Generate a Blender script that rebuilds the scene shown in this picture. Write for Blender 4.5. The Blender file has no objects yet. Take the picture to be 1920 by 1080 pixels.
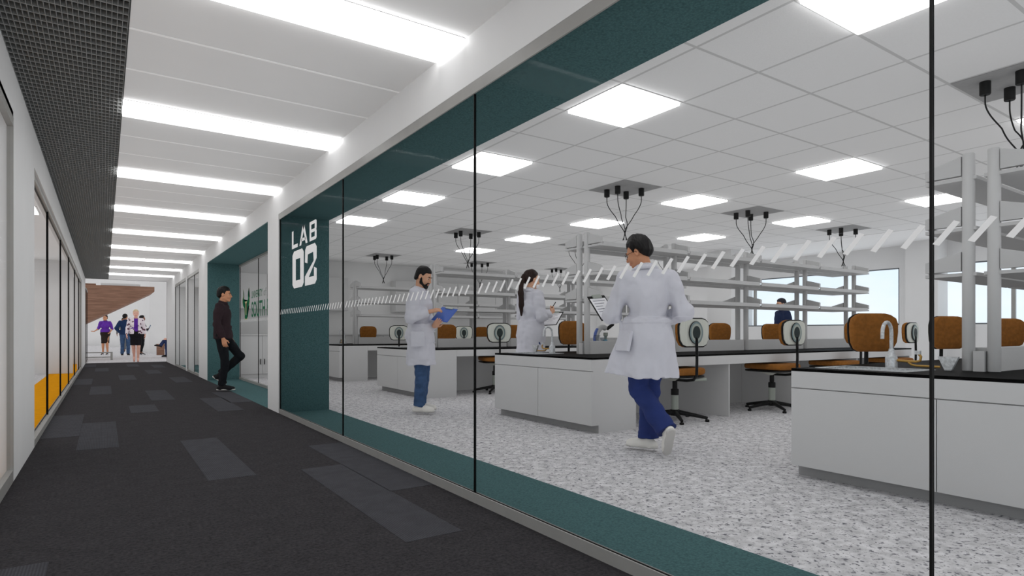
import bpy, bmesh, math, random
import numpy as np
from mathutils import Vector, Matrix
import openvdb as vdb

random.seed(7)
sc = bpy.context.scene
COL = sc.collection
PI = math.pi

# ------------------------------------------------------------------ shape collector
class B:
    def __init__(s): s.v = []; s.f = []; s.m = []
    def add(s, vs, fs, m=0):
        o = len(s.v); s.v += [tuple(v) for v in vs]
        s.f += [tuple(i + o for i in f) for f in fs]; s.m += [m] * len(fs); return s
    def box(s, x0, x1, y0, y1, z0, z1, m=0):
        v = [(x0,y0,z0),(x1,y0,z0),(x1,y1,z0),(x0,y1,z0),(x0,y0,z1),(x1,y0,z1),(x1,y1,z1),(x0,y1,z1)]
        return s.add(v, [(3,2,1,0),(4,5,6,7),(0,1,5,4),(1,2,6,5),(2,3,7,6),(3,0,4,7)], m)
    def prism(s, pts, d, m=0):
        """pts: planar 3-D outline, d: extrusion vector"""
        n = len(pts); d = Vector(d); P = [Vector(p) for p in pts]
        nr = Vector((0,0,0))
        for i in range(n): nr += (P[i]-P[0]).cross(P[(i+1)%n]-P[0])
        if nr.dot(d) > 0: P = P[::-1]
        v = P + [p + d for p in P]
        return s.add(v, [tuple(range(n)), tuple(range(2*n-1, n-1, -1))] + [(i, i+n, (i+1)%n+n, (i+1)%n) for i in range(n)], m)
    def cyl(s, a, b, r, n=16, r2=None, m=0):
        return s.tube([a, b], r, n, m, r2)
    def tube(s, path, r, n=8, m=0, r2=None):
        P = [Vector(p) for p in path]; k = len(P); r2 = r if r2 is None else r2
        vs = []; up = None
        for i, p in enumerate(P):
            t = (P[min(i+1,k-1)] - P[max(i-1,0)]).normalized()
            if up is None:
                up = Vector((0,0,1)) if abs(t.z) < .9 else Vector((1,0,0))
            e1 = (up - t*up.dot(t)).normalized(); e2 = t.cross(e1); up = e1
            rr = r + (r2-r)*i/(k-1)
            vs += [p + (e1*math.cos(a) + e2*math.sin(a))*rr for a in (2*PI*j/n for j in range(n))]
        fs = [tuple(range(n-1,-1,-1)), tuple(range((k-1)*n, k*n))]
        for i in range(k-1):
            fs += [(i*n+j, i*n+(j+1)%n, (i+1)*n+(j+1)%n, (i+1)*n+j) for j in range(n)]
        return s.add(vs, fs, m)
    def lathe(s, prof, c=(0,0,0), n=24, m=0):
        vs = []; k = len(prof)
        for r, z in prof: vs += [(c[0]+r*math.cos(2*PI*j/n), c[1]+r*math.sin(2*PI*j/n), c[2]+z) for j in range(n)]
        fs = [tuple(range(n-1,-1,-1)), tuple(range((k-1)*n, k*n))]
        for i in range(k-1):
            fs += [(i*n+j, i*n+(j+1)%n, (i+1)*n+(j+1)%n, (i+1)*n+j) for j in range(n)]
        return s.add(vs, fs, m)
    def slab(s, outline, to3, t, bev=.01, bulge=0, m=0):
        """rounded pad: 2-D outline, to3(u,v,w) places it, thickness t from w=0 to w=t"""
        n = len(outline); cx = sum(p[0] for p in outline)/n; cy = sum(p[1] for p in outline)/n
        def ring(k, w): return [to3(cx+(u-cx)*k, cy+(v-cy)*k, w) for u, v in outline]
        R = max(max(abs(u-cx), abs(v-cy)) for u, v in outline); kb = 1 - bev/R
        rings = [ring(kb,0), ring(1-.3*bev/R,.3*bev), ring(1,bev), ring(1,t-bev), ring(1-.3*bev/R,t-.3*bev), ring(kb,t), ring(.55,t+bulge*.8), ring(.2,t+bulge)]
        vs = [p for r in rings for p in r]; k = len(rings)
        fs = [tuple(range(n-1,-1,-1)), tuple(range((k-1)*n, k*n))]
        for i in range(k-1):
            fs += [(i*n+j, i*n+(j+1)%n, (i+1)*n+(j+1)%n, (i+1)*n+j) for j in range(n)]
        return s.add(vs, fs, m)

ORG = {}
def tag(o, label=None, cat=None, group=None, kind=None):
    if label: o['label'] = label
    if cat: o['category'] = cat
    if group: o['group'] = group
    if kind: o['kind'] = kind
    return o
def mk(name, b, mat, parent=None, smooth=False, fix=True, local=False):
    v = np.array(b.v, dtype=np.float64); me = bpy.data.meshes.new(name)
    if parent is not None:
        org = ORG.get(parent.name, Vector((0,0,0)))
    elif local: org = Vector((0,0,0))
    else:
        lo, hi = v.min(0), v.max(0); org = Vector(((lo[0]+hi[0])/2, (lo[1]+hi[1])/2, lo[2]))
    v = v - np.array(org)
    me.from_pydata([tuple(p) for p in v], [], b.f)
    mats = mat if isinstance(mat, (list, tuple)) else [mat]
    for q in mats: me.materials.append(q)
    if len(mats) > 1: me.polygons.foreach_set('material_index', b.m)
    if fix:
        bm = bmesh.new(); bm.from_mesh(me); bmesh.ops.recalc_face_normals(bm, faces=bm.faces); bm.to_mesh(me); bm.free()
    if smooth:
        me.polygons.foreach_set('use_smooth', [True]*len(me.polygons))
        if smooth != 2:
            try: me.set_sharp_from_angle(angle=math.radians(40))
            except Exception: pass
    me.update()
    o = bpy.data.objects.new(name, me); COL.objects.link(o)
    if parent is not None: o.parent = parent
    else: o.location = org
    ORG[o.name] = org
    return o
def empty(name, loc=(0,0,0), label=None, cat=None, group=None, kind=None, local=False):
    o = bpy.data.objects.new(name, None); COL.objects.link(o); o.location = loc
    o.empty_display_size = .1
    ORG[o.name] = Vector((0,0,0)) if local else Vector(loc)
    return tag(o, label, cat, group, kind)
def struct(name, b, mat, parent=None, **k):
    o = mk(name, b, mat, parent, **k)
    if parent is None: o['kind'] = 'structure'
    return o
KIDS = {}
def copy_tree(o, parent=None):
    c = o.copy(); COL.objects.link(c)
    if parent is not None: c.parent = parent
    for ch in [q for q in COL.objects if q.parent == o]:
        copy_tree(ch, c)
    return c

# ------------------------------------------------------------------ materials
def s2l(c):
    return tuple((x/255/12.92 if x/255 <= .04045 else ((x/255+.055)/1.055)**2.4) for x in c)
def mat(name, rgb, rough=.6, metal=0, spec=.3, noise=None, bump=None, srgb=True):
    """rgb in sRGB 0-255; noise=(scale, amount[, (sx,sy,sz)]) varies the colour, bump=(scale,strength)"""
    m = bpy.data.materials.new(name); m.use_nodes = True
    nt = m.node_tree; p = nt.nodes['Principled BSDF']
    c = s2l(rgb)
    p.inputs['Base Color'].default_value = (*c, 1); p.inputs['Roughness'].default_value = rough
    p.inputs['Metallic'].default_value = metal; p.inputs['Specular IOR Level'].default_value = spec
    tc = None
    def coord(scale3=None):
        nonlocal tc
        if tc is None: tc = nt.nodes.new('ShaderNodeTexCoord')
        if scale3 is None: return tc.outputs['Object']
        mp = nt.nodes.new('ShaderNodeMapping'); mp.inputs['Scale'].default_value = scale3
        nt.links.new(tc.outputs['Object'], mp.inputs['Vector']); return mp.outputs['Vector']
    if noise:
        nz = nt.nodes.new('ShaderNodeTexNoise'); nz.inputs['Scale'].default_value = noise[0]; nz.inputs['Detail'].default_value = 4
        nt.links.new(coord(noise[2] if len(noise) > 2 else None), nz.inputs['Vector'])
        rp = nt.nodes.new('ShaderNodeValToRGB'); a = noise[1]
        rp.color_ramp.elements[0].position = .3; rp.color_ramp.elements[1].position = .7
        rp.color_ramp.elements[0].color = (*[x*(1-a) for x in c], 1); rp.color_ramp.elements[1].color = (*[min(1, x*(1+a)) for x in c], 1)
        nt.links.new(nz.outputs['Fac'], rp.inputs['Fac']); nt.links.new(rp.outputs['Color'], p.inputs['Base Color'])
    if bump:
        nb = nt.nodes.new('ShaderNodeTexNoise'); nb.inputs['Scale'].default_value = bump[0]; nb.inputs['Detail'].default_value = 3
        nt.links.new(coord(), nb.inputs['Vector'])
        bp = nt.nodes.new('ShaderNodeBump'); bp.inputs['Strength'].default_value = bump[1]; bp.inputs['Distance'].default_value = .01
        nt.links.new(nb.outputs['Fac'], bp.inputs['Height']); nt.links.new(bp.outputs['Normal'], p.inputs['Normal'])
    return m
def emit(name, rgb, strength):
    m = bpy.data.materials.new(name); m.use_nodes = True; nt = m.node_tree
    nt.nodes.remove(nt.nodes['Principled BSDF'])
    e = nt.nodes.new('ShaderNodeEmission'); e.inputs['Color'].default_value = (*s2l(rgb), 1); e.inputs['Strength'].default_value = strength
    nt.links.new(e.outputs[0], nt.nodes['Material Output'].inputs['Surface']); return m
def mathn(nt, op, a, b=None, c=None):
    n = nt.nodes.new('ShaderNodeMath'); n.operation = op
    for i, x in enumerate((a, b, c)):
        if x is None: continue
        if isinstance(x, (int, float)): n.inputs[i].default_value = x
        else: nt.links.new(x, n.inputs[i])
    return n.outputs[0]
def geo_xyz(nt):
    g = nt.nodes.new('ShaderNodeNewGeometry'); s = nt.nodes.new('ShaderNodeSeparateXYZ')
    nt.links.new(g.outputs['Position'], s.inputs[0]); return g, s
def mixc(nt, fac, a, b):
    n = nt.nodes.new('ShaderNodeMix'); n.data_type = 'RGBA'
    if isinstance(fac, (int, float)): n.inputs[0].default_value = fac
    else: nt.links.new(fac, n.inputs[0])
    for i, x in ((6, a), (7, b)):
        if isinstance(x, tuple): n.inputs[i].default_value = (*x, 1)
        else: nt.links.new(x, n.inputs[i])
    return n.outputs[2]

M = {}
M['wall'] = mat('white_paint', (209,209,209), .75, noise=(3,.015))
M['ceil'] = mat('ceiling_panel_white', (228,228,228), .8, noise=(2,.012))
M['seam'] = mat('ceiling_seam_light', (253,253,253), .6)
M['seamd'] = mat('fixture_trim_grey', (185,185,185), .5)
M['dark'] = mat('plenum_charcoal', (62,64,64), .9)
M['slat'] = mat('grid_slat_grey', (138,139,138), .6)
M['frame'] = mat('anodised_frame_grey', (142,141,138), .45, noise=(8,.04))
M['framel'] = mat('light_frame_grey', (150,150,150), .4)
M['black'] = mat('black_seal', (14,14,14), .5)
M['lam'] = mat('white_laminate', (188,188,188), .5, noise=(2,.012))
M['kick'] = mat('grey_plinth', (150,150,150), .6)
M['top'] = mat('black_worktop', (5,5,5), .55, spec=.03)
M['shelf'] = mat('shelf_grey', (182,182,182), .5, noise=(4,.02))
M['post'] = mat('post_grey', (186,186,186), .4)
M['steel'] = mat('speckled_steel', (205,208,210), .3, .35, noise=(60,.25))
M['brass'] = mat('brass_tint', (190,150,80), .35, .6)
M['brown'] = mat('mustard_brown_fabric', (134,86,36), .9, noise=(35,.18), bump=(300,.15))
M['shell'] = mat('chair_shell_grey', (186,188,180), .45, noise=(6,.06,(8,8,1)))
M['disc'] = mat('chair_disc_blue_grey', (110,126,128), .4)
M['discd'] = mat('chair_disc_dark', (40,48,48), .5)
M['cdark'] = mat('chair_dark_metal', (26,26,26), .4, .3, noise=(14,.6))
M['ccol'] = mat('chair_column_grey', (158,164,156), .35, .2)
M['conn'] = mat('connector_black', (26,26,26), .6)
M['cable'] = mat('cable_dark', (34,34,34), .6)
M['panel'] = mat('service_panel_grey', (150,150,150), .7, noise=(40,.05))
M['frit'] = mat('white_frit', (232,232,232), .6)
M['letter'] = mat('white_lettering', (236,236,236), .6)
M['green'] = mat('logo_green', (0,92,58), .6)
M['gold'] = mat('logo_gold', (206,196,148), .6)
M['lred'] = mat('white_film', (235,235,235), .5)
M['bluebd'] = mat('blue_clipboard', (54,88,168), .45)
M['paper'] = mat('paper_white', (235,235,238), .8)
M['ink'] = mat('print_grey', (120,120,128), .8)
M['lamp'] = emit('corridor_lamp', (255,255,255), 3.2)
M['lampside'] = emit('lens_side', (255,255,255), 15.0); M['atrium_fill'] = emit('fill', (255,255,255), 1.3)  # boosted sides for the ceiling halo; the second is added atrium fill
M['lamp2'] = emit('lab_lamp', (255,255,255), 4.0)

def glass_mat(name, tint, refl):
    m = bpy.data.materials.new(name); m.use_nodes = True; nt = m.node_tree; nt.nodes.remove(nt.nodes['Principled BSDF'])
    t = nt.nodes.new('ShaderNodeBsdfTransparent'); t.inputs[0].default_value = (*tint, 1)
    g = nt.nodes.new('ShaderNodeBsdfGlossy'); g.inputs['Roughness'].default_value = .02
    x = nt.nodes.new('ShaderNodeMixShader'); x.inputs[0].default_value = refl
    nt.links.new(t.outputs[0], x.inputs[1]); nt.links.new(g.outputs[0], x.inputs[2])
    nt.links.new(x.outputs[0], nt.nodes['Material Output'].inputs['Surface']); return m
M['glass'] = glass_mat('clear_glass', (.962,.962,.962), .002)

def oblique_glass(name, tint, k, pw):       # far-lab dimming put into the tint: less passes at oblique angles
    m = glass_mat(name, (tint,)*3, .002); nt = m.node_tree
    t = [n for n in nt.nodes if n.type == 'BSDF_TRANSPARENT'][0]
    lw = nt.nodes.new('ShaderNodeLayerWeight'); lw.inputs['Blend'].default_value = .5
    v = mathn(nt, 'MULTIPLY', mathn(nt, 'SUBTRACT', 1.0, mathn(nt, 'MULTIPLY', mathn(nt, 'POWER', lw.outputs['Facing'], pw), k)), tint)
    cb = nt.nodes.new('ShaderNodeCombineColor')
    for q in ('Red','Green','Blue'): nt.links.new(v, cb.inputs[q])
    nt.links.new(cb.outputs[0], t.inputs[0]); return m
M['glass1'] = oblique_glass('angle_dimmed_glass', .98, .29, 2.2)

def teal_mat():
    m = mat('teal_weave', (66,98,100), .85, spec=.2); nt = m.node_tree; p = nt.nodes['Principled BSDF']
    g, s = geo_xyz(nt)
    v = nt.nodes.new('ShaderNodeTexVoronoi'); v.inputs['Scale'].default_value = 75
    nt.links.new(g.outputs['Position'], v.inputs['Vector'])
    n2 = nt.nodes.new('ShaderNodeTexNoise'); n2.inputs['Scale'].default_value = 160; nt.links.new(g.outputs['Position'], n2.inputs['Vector'])
    f = mathn(nt, 'MULTIPLY_ADD', v.outputs['Distance'], .55, mathn(nt, 'MULTIPLY', n2.outputs['Fac'], .6))
    col = mixc(nt, f, s2l((84,118,120)), s2l((44,71,73)))
    nt.links.new(col, p.inputs['Base Color']); return m
M['teal'] = teal_mat()

def carpet_mat(name, a, b, ribs=False):
    m = mat(name, a, .95, spec=.05); nt = m.node_tree; p = nt.nodes['Principled BSDF']
    g, s = geo_xyz(nt)
    n1 = nt.nodes.new('ShaderNodeTexNoise'); n1.inputs['Scale'].default_value = 55; n1.inputs['Detail'].default_value = 5; n1.inputs['Roughness'].default_value = .75
    nt.links.new(g.outputs['Position'], n1.inputs['Vector'])
    rp = nt.nodes.new('ShaderNodeValToRGB'); rp.color_ramp.elements[0].position = .32; rp.color_ramp.elements[1].position = .68
    rp.color_ramp.elements[0].color = (*s2l(a), 1); rp.color_ramp.elements[1].color = (*s2l(b), 1)
    nt.links.new(n1.outputs['Fac'], rp.inputs['Fac']); c = rp.outputs['Color']
    n2 = nt.nodes.new('ShaderNodeTexNoise'); n2.inputs['Scale'].default_value = 9; n2.inputs['Detail'].default_value = 4
    nt.links.new(g.outputs['Position'], n2.inputs['Vector'])
    k = mathn(nt, 'MULTIPLY_ADD', n2.outputs['Fac'], .5, .75)
    mx = nt.nodes.new('ShaderNodeVectorMath'); mx.operation = 'SCALE'; nt.links.new(c, mx.inputs[0]); nt.links.new(k, mx.inputs['Scale']); c = mx.outputs[0]
    if ribs:
        w = mathn(nt, 'SINE', mathn(nt, 'MULTIPLY', s.outputs['X'], 2*PI/.012))
        c = mixc(nt, mathn(nt, 'MULTIPLY_ADD', w, .25, .25), c, s2l(tuple(x*.72 for x in a)))
    nt.links.new(c, p.inputs['Base Color'])
    bp = nt.nodes.new('ShaderNodeBump'); bp.inputs['Strength'].default_value = .4; bp.inputs['Distance'].default_value = .004
    nt.links.new(n1.outputs['Fac'], bp.inputs['Height']); nt.links.new(bp.outputs['Normal'], p.inputs['Normal'])
    return m
M['carpet'] = carpet_mat('charcoal_carpet', (38,37,39), (66,64,66))
M['accent'] = carpet_mat('grey_ribbed_carpet', (66,66,70), (74,74,78), True)
M['yellow'] = carpet_mat('yellow_carpet', (205,136,0), (222,152,6))

def terrazzo():
    m = mat('lab_terrazzo', (200,200,200), .7, spec=.12); nt = m.node_tree; p = nt.nodes['Principled BSDF']
    g, s = geo_xyz(nt)
    def noise(sc, det, stretch=(1,1,1)):
        mp = nt.nodes.new('ShaderNodeMapping'); mp.inputs['Scale'].default_value = stretch; mp.inputs['Rotation'].default_value = (0,0,math.radians(35))
        nt.links.new(g.outputs['Position'], mp.inputs['Vector'])
        n = nt.nodes.new('ShaderNodeTexNoise'); n.inputs['Scale'].default_value = sc; n.inputs['Detail'].default_value = det
        nt.links.new(mp.outputs['Vector'], n.inputs['Vector']); return n.outputs['Fac']
    def ramp(f, a, b, ca, cb):
        r = nt.nodes.new('ShaderNodeValToRGB'); r.color_ramp.elements[0].position = a; r.color_ramp.elements[1].position = b
        r.color_ramp.elements[0].color = (*ca, 1); r.color_ramp.elements[1].color = (*cb, 1); nt.links.new(f, r.inputs['Fac']); return r.outputs['Color']
    base = ramp(noise(14, 4), .35, .65, s2l((178,177,179)), s2l((212,211,213)))
    w = (1,1,1); k = (0,0,0)
    f1 = ramp(noise(34, 4), .57, .65, k, w)
    c = mixc(nt, f1, base, s2l((104,104,110)))
    f2 = ramp(noise(70, 3), .615, .68, k, w)
    c = mixc(nt, f2, c, s2l((66,68,74)))
    f3 = ramp(noise(24, 3), .66, .72, k, w)
    c = mixc(nt, mathn(nt, 'MULTIPLY', f3, .6), c, s2l((140,136,136)))
    nt.links.new(c, p.inputs['Base Color']); return m
M['terr'] = terrazzo()

def tile_mat():
    m = mat('ceiling_tile', (222,222,222), .85, spec=.1); nt = m.node_tree; p = nt.nodes['Principled BSDF']
    g, s = geo_xyz(nt)
    def line(o, off):
        f = mathn(nt, 'FRACT', mathn(nt, 'DIVIDE', mathn(nt, 'SUBTRACT', o, off - .645*20), .645))
        a = mathn(nt, 'ABSOLUTE', mathn(nt, 'SUBTRACT', f, .5))
        return mathn(nt, 'GREATER_THAN', a, .5 - .011/.645)
    l = mathn(nt, 'MAXIMUM', line(s.outputs['X'], 3.05), line(s.outputs['Y'], 1.82))
    n = nt.nodes.new('ShaderNodeTexNoise'); n.inputs['Scale'].default_value = 120; nt.links.new(g.outputs['Position'], n.inputs['Vector'])
    base = mixc(nt, n.outputs['Fac'], s2l((214,214,214)), s2l((228,228,228)))
    nt.links.new(mixc(nt, l, base, s2l((190,190,190))), p.inputs['Base Color']); return m
M['tile'] = tile_mat()

def wood_mat():
    m = mat('walnut_veneer', (150,112,92), .6, spec=.2); nt = m.node_tree; p = nt.nodes['Principled BSDF']
    g, s = geo_xyz(nt); mp = nt.nodes.new('ShaderNodeMapping'); mp.inputs['Scale'].default_value = (.8,1.2,16)
    nt.links.new(g.outputs['Position'], mp.inputs['Vector'])
    n = nt.nodes.new('ShaderNodeTexNoise'); n.inputs['Scale'].default_value = 2.2; n.inputs['Detail'].default_value = 6; n.inputs['Roughness'].default_value = .65
    nt.links.new(mp.outputs['Vector'], n.inputs['Vector'])
    r = nt.nodes.new('ShaderNodeValToRGB'); r.color_ramp.elements[0].position = .3; r.color_ramp.elements[1].position = .72
    r.color_ramp.elements[0].color = (*s2l((108,80,66)), 1); r.color_ramp.elements[1].color = (*s2l((152,118,100)), 1)
    nt.links.new(n.outputs['Fac'], r.inputs['Fac']); nt.links.new(r.outputs['Color'], p.inputs['Base Color']); return m
M['wood'] = wood_mat()
SKY, EXPO, AOF = 2.05, -0.72, 0.525
# ------------------------------------------------------------------ the building (metres; camera eye at z = 1)
XW, XL, XD, ZC = 1.806, -.505, 2.43, 2.777      # right wall face, left wall face, back of the deep portals, ceiling
Y0, YE = -4.0, 24.1                             # corridor start behind the camera, corridor end
YF, XF = 14.85, 13.4                            # far lab wall, lab window wall
P1, P2, P3, P4 = 7.86, 8.476, 14.124, 15.504

# floors
b = B().box(XL-.06, XW+.05, Y0, YE+.3, -.1, 0)
def strip(x, y0, y1, w=.306): b.box(x, x+w, y0, y1, -.01, .0015, 1)
for x, y0, y1 in [(.585,4.53,6.36),(-.505,7.2,9.1),(-.197,6.32,8.17),(1.497,3.59,5.44),(1.195,2.67,4.53),(-.505,1.4,3.32),
                  (1.208,8.46,10.31),(1.5,9.43,11.27),(.585,10.36,12.22),(1.205,13.88,15.61),(-.2,11.9,13.7),(.28,15.2,17.0),
                  (.9,17.2,19.0),(-.505,14.3,16.1),(-.2,19.0,20.8),(1.2,20.2,22.0),(.585,21.2,23.0),(-.505,21.6,23.4),(.28,8.9,9.8)]:
    strip(x, y0, y1)
corr_floor = struct('corridor_floor', b, [M['carpet'], M['accent']])
lab_floor = struct('lab_floor', B().box(XD, XF+.3, Y0, YF+.2, -.1, 0), M['terr'])
struct('atrium_floor', B().box(-14, 14, YE+.3, 60, -.1, -.002), M['terr'])
struct('study_room_floor', B().box(-5, -1.11, Y0, YE+.3, -.1, 0), M['terr'])
struct('yellow_floor', B().box(-1.11, XL-.06, Y0, YE+.6, -.1, .001), M['yellow'])
struct('annex_floor', B().box(XD, 6, YF+.2, YE, -.1, 0), M['terr'])

# right-hand wall: header and piers, teal portal linings
b = B().box(XW, XD, Y0, YE, 2.485, ZC)
for y0, y1 in ((P1+.015, P2), (P3+.015, P4), (17.86, 18.2), (21.163, YE)):
    b.box(XW, XD if y0 != 17.86 else 1.98, y0, y1, 0, 2.485)
struct('wall_right', b, M['wall'])
b = B()
b.box(XW+.02, XD+.004, Y0, P1, 2.47, 2.485)                  # LAB portal soffit
b.box(XW+.015, XD+.004, P1, P1+.015, .0, 2.485)              # jamb carrying the sign
b.box(XW+.02, XD+.004, Y0, P1, -.1, .004)                    # sill carpet
struct('trim_1', b, M['teal'])
b = B()
b.box(XW+.001, XD, P2, P3, 2.47, 2.485); b.box(XW+.001, XD, P3, P3+.015, 0, 2.485); b.box(XW, XD, P2, P3, -.1, .003)
struct('trim_2', b, M['teal'])
struct('trim_3', B().box(XW+.05, XD, P4, 21.163, -.1, .003), M['teal'])

ZG0, ZG1 = .05, 2.43
def glazing(name, xg, panes, kerb, head, fx0, fx1, jx=.0125, seal=True, frit=None, ends=(), gm='glass'):
    """frameless glass wall: panes with black joints, kerb and head rails"""
    root = empty(name, (xg, panes[0], 0), kind='structure')
    y0, y1 = panes[0], panes[-1]
    mk('kerb_rail', B().box(fx0, fx1, y0, y1, 0, kerb), M['frame'], root)
    mk('head_rail', B().box(fx0, fx1, y0, y1, head, 2.486), M['frame'], root)
    for e0, e1 in ends: mk('jamb_rail', B().box(fx0, fx1, e0, e1, kerb, head), M['frame'], root)
    for a, c in zip(panes[:-1], panes[1:]):
        p = mk('glass_pane', B().box(xg, xg+jx, a+.003, c-.003, kerb-.005, head+.005), M[gm], root)
        if frit:
            fb = B(); n0 = math.ceil((a-.2)/.0782)
            for k in range(n0, int(c/.0782)+1):
                y = .0782*k + .0655
                if a+.003 < y-.0545 and y+.0075 < c-.004:
                    z0, z1 = frit
                    fb.prism([(xg-.0012, y-.0075, z0), (xg-.0012, y+.0075, z0+.006), (xg-.0012, y-.041, z1+.002), (xg-.0012, y-.0545, z1-.004)], (.001,0,0))
            if fb.v: mk('frit_stripes', fb, M['frit'], p, fix=False)
    for y in panes[1:-1]:
        mk('joint_seal', B().box(xg-.001, xg+jx+.001, y-.003, y+.003, kerb-.003, head+.003), M['black'], root)
    for e in (y0, y1):
        if seal: mk('edge_seal', B().box(xg-.001, xg+jx+.001, e-.008, e+.004, kerb, head), M['black'], root)
    return root
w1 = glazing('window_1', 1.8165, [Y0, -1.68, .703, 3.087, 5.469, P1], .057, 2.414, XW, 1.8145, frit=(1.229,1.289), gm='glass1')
mk('gasket', B().box(1.8145, 1.8165, Y0, P1, 0, .052), M['black'], w1); mk('gasket', B().box(1.829, 1.832, Y0, P1, 0, .053), M['cdark'], w1)
mk('inner_rail', B().box(1.832, 1.836, Y0, P1, 0, .056), M['frame'], w1); mk('inner_head_rail', B().box(1.8145, 1.836, Y0, P1, 2.43, 2.486), M['frame'], w1)
glazing('window_2', 2.438, [P2, 9.87, 12.25, P3], .05, 2.43, 2.419, 2.468, frit=(1.229,1.289))
glazing('window_3', 1.8135, [P4, 16.447, 17.86], .057, 2.414, XW, 1.846)
glazing('window_4', 1.8135, [18.2, 19.968, 21.163], .057, 2.414, XW, 1.846)

# left-hand wall
b = B().box(XL-.115, XL, Y0, YE, 2.45, ZC+.2)
b.box(XL-.115, XL, 5.257, 6.72, 0, 2.45); b.box(XL-.115, XL, 20.6, YE, 0, 2.45)
struct('wall_left', b, M['wall'])
w5 = glazing('window_5', -.532, [Y0, 1.6, 5.235], .08, 2.39, -.54, XL, seal=False, ends=((5.235,5.257),))
w6 = glazing('window_6', -.552, [6.72, 8.77, 11.29, 13.8, 16.5, 19.08, 20.56], .06, 2.4, -.565, XL-.02, jx=.019, seal=False, ends=((20.56,20.6),))
mk('top_gasket', B().box(-.556, -.549, 6.72, 20.56, 2.385, 2.401), M['black'], w6)
mk('bottom_gasket', B().box(-.556, -.549, 6.72, 20.56, .058, .07), M['black'], w6)
mk('outer_kerb', B().box(XL-.02, XL, 6.72, 20.6, 0, .06), M['frame'], w6)
# glass return beyond the end of the left wall
w7 = glazing('window_7', -.5, [YE+.02, YE+.9, 26.4], .03, 2.45, -.51, -.48)

# rooms on the left
b = B().box(-5, XL-.115, 5.27, 5.36, 0, 2.79); b.box(-5, -.64, 18.54, 18.62, 0, 2.79); b.box(-5.1, -5, Y0, YE, 0, 2.79)
struct('wall_study_rooms', b, M['wall'])
struct('ceiling_study_rooms', B().box(-5.1, XL-.115, Y0, YE, 2.79, 2.9), M['ceil'])

for k, y in enumerate((3.4, 7.3, 11.15)):
    t = empty('ceiling_panel_light', (-1.13, y, 2.79), 'ceiling light in the room behind the left glass, %s ahead' % ('first','second','third','fourth','fifth')[k], 'light', 'ceiling lights in the left hand rooms')
    mk('diffuser', B().box(-1.45, -.81, y-.3, y+.3, 2.768, 2.80), M['lamp2'], t)
    for q in (-1.47, -.81): mk('trim_bar', B().box(q,q+.02,y-.32,y+.32,2.785,2.80), M['seamd'], t)

def lens(o):
    for q in o.data.polygons: q.material_index = 1 if abs(q.normal.z) < .5 else 0     # sides made brighter than the face, to throw a ceiling halo
# corridor ceiling: panel band, light seams, open cell strip under a dark plenum
b = B().box(.117, XD, Y0, YE, ZC, ZC+.1)
struct('corridor_ceiling', b, M['ceil'])
b = B(); k = -3
ys = []
for k in range(-3, 9):
    y = 3.165 + 2.2805*k
    for q in range(1, 3): ys.append(y + .35 + .6435*q)
for y in ys: b.box(.117, XW, y-.011, y+.011, ZC-.0015, ZC)
struct('trim_4', b, M['seam'])
b = B()
b.box(XL, .117, Y0, YE, ZC+.16, ZC+.2); b.box(.1165, .121, Y0, YE, ZC-.002, ZC+.16)
struct('ceiling_plenum', b, M['dark'])
b = B(); n = 24
for i in range(n+1):
    x = XL + .002 + (.617)*i/n; b.box(x-.0014, x+.0014, Y0, YE, ZC, ZC+.032)
y = Y0
while y < YE:
    b.box(XL, .117, y-.0045, y+.0045, ZC+.0005, ZC+.0315); y += .086
struct('ceiling_open_cell_grid', b, M['slat'], fix=False)

names = ['first','second','third','fourth','fifth','sixth','seventh','eighth','ninth']
for k in range(-2, 9):
    y = 3.165 + 2.2805*k
    lab = ('strip light across the corridor ceiling, %s one ahead of the camera' % names[k]) if k >= 0 else \
          ('strip light across the corridor ceiling, %s one behind the camera' % names[-k-1])
    t = empty('ceiling_strip_light', ((.117+XW)/2, y+.175, ZC), lab, 'light', 'strip lights across the corridor ceiling')
    lens(mk('diffuser', B().box(.122, XW-.012, y+.008, y+.342, ZC-.03, ZC+.01), [M['lamp'], M['lampside']], t))
    for q in (y, y+.342): mk('trim_bar', B().box(.118, XW-.004, q, q+.008, ZC-.0035, ZC+.01), M['seamd'], t)

# lab shell
struct('lab_ceiling', B().box(XD, 11.45, Y0, YF, ZC, ZC+.1), M['tile'])
struct('ceiling_border', B().box(11.45, XF+.3, Y0, YF, ZC-.004, ZC+.1), M['ceil'])
struct('wall_far', B().box(XD, XF+.3, YF, YF+.2, 0, ZC+.1), M['wall'])
struct('wall_rear', B().box(XD, XF+.3, Y0-.2, Y0, 0, ZC+.1), M['wall'])
b = B().box(XF, XF+.3, Y0, YF, 0, 1.165); b.box(XF, XF+.3, Y0, YF, 2.33, ZC)
for y0, y1 in ((9.3, YF), (5.08, 5.75), (Y0, -1)): b.box(XF, XF+.3, y0, y1, 1.165, 2.33)
struct('wall_window_side', b, M['wall'])
struct('wall_pier', B().box(12.95, XF, 4.9, 5.45, 0, ZC), M['wall'])
struct('column', B().box(10.99, 11.47, 7.97, 8.58, 0, ZC), M['wall'])
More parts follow.
